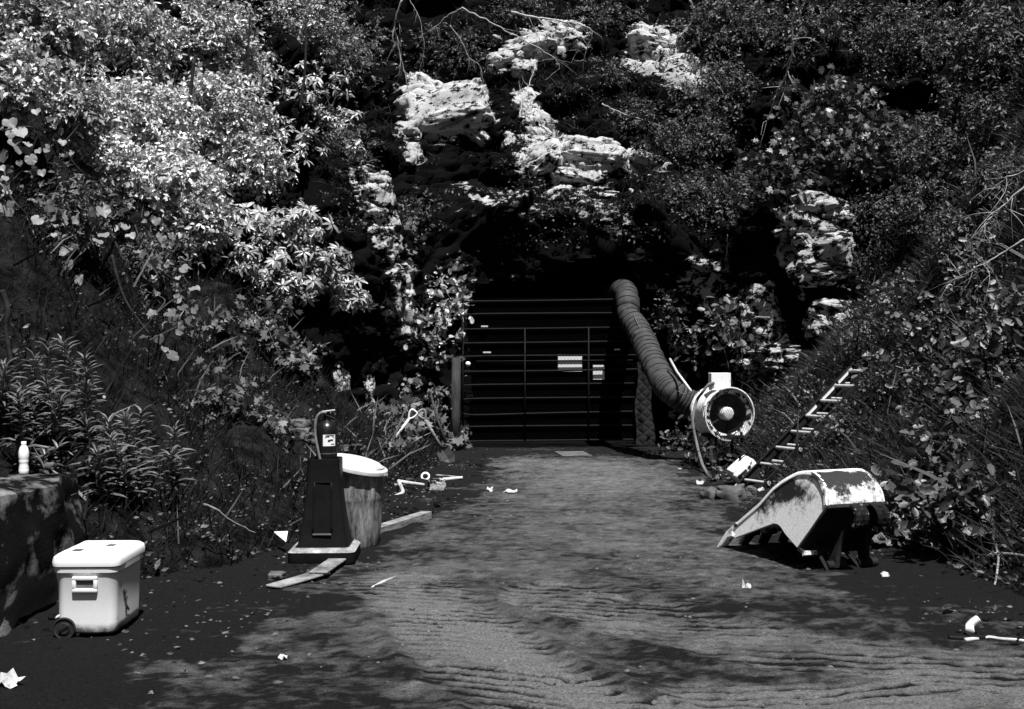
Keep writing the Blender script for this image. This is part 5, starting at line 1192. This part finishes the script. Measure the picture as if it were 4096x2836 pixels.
branch(B_ + 'long one hanging over the dark right bushes', [(797, 8), (792, 28), (793, 50), (788, 70), (778, 90), (772, 108), (765, 125)], .020, 9, twigs=14, tl=.4, off=1.5)
branch(B_ + 'short one at the top over the right pale rock', [(690, 0), (694, 14), (686, 30), (670, 42), (655, 52)], .016, 10, twigs=9, tl=.4)
branch(B_ + 'lying across the face right of the pale patch', [(602, 104), (625, 114), (650, 122), (672, 132)], .012, 11, off=.4, twigs=4)
branch(B_ + 'lowest of the dead spray at the right edge', [(1030, 235), (1000, 255), (975, 268), (958, 280)], .012, 12, off=.5, twigs=9, tl=.3)
branch(B_ + 'thickest of the dead spray at the right edge', [(1030, 180), (1005, 205), (990, 220), (970, 240)], .016, 13, off=.6, twigs=12, tl=.35)
branch(B_ + 'uppermost of the dead spray at the right edge', [(1030, 170), (1008, 178), (990, 192), (978, 205)], .010, 14, off=.6, twigs=8, tl=.3)
branch('thin vine stem hanging right of the tunnel mouth', [(728, 235), (726, 255), (722, 280), (718, 300)], .006, 15, off=.5, twigs=3, tl=.15)
branch('thin bare stem arching over the left hollow', [(246, 165), (250, 178), (251, 190)], .008, 16, off=.8, twigs=2, tl=.2)
branch('thin bare stem curving down to the lobed-leaf sprig', [(255, 312), (268, 330), (275, 345), (284, 360)], .007, 17, off=.7, twigs=2, tl=.15)
branch('straight dead twig leaning on the left bank', [(205, 505), (230, 520), (256, 534)], .010, 18, Y=7.8, twigs=0, mat='wood')
# dark trunks in the upper left thicket and a dark trunk at the far left
for k, (pts, r, lb) in enumerate([([(188, 130), (190, 100), (194, 60)], .03, 'dark upright stem in the upper left thicket'), ([(300, 110), (305, 70), (306, 20)], .025, 'dark stem right of centre in the upper left thicket'), ([(250, 100), (248, 60), (250, 15)], .02, 'thin dark stem in the middle of the upper left thicket'),
                                  ([(2, 290), (8, 310), (6, 330), (12, 365)], .02, 'crooked dark trunk at the left edge above the herbs'), ([(112, 255), (118, 280), (128, 305), (150, 335)], .014, 'slanting dark stem in the left hollow')]):
    Yb = min(hit(px, py).y for px, py in pts) - .75; mb = MB(); P_ = smooth_path([at(px, py, Yb) for px, py in pts], 6); mb.tube(P_, [r * (1 - .3 * i / len(P_)) for i in range(len(P_))], 8); tag(mb.build('shrub_trunk', M['darkbark'], None, True), lb, 'trunk', 'dark stems on the left')
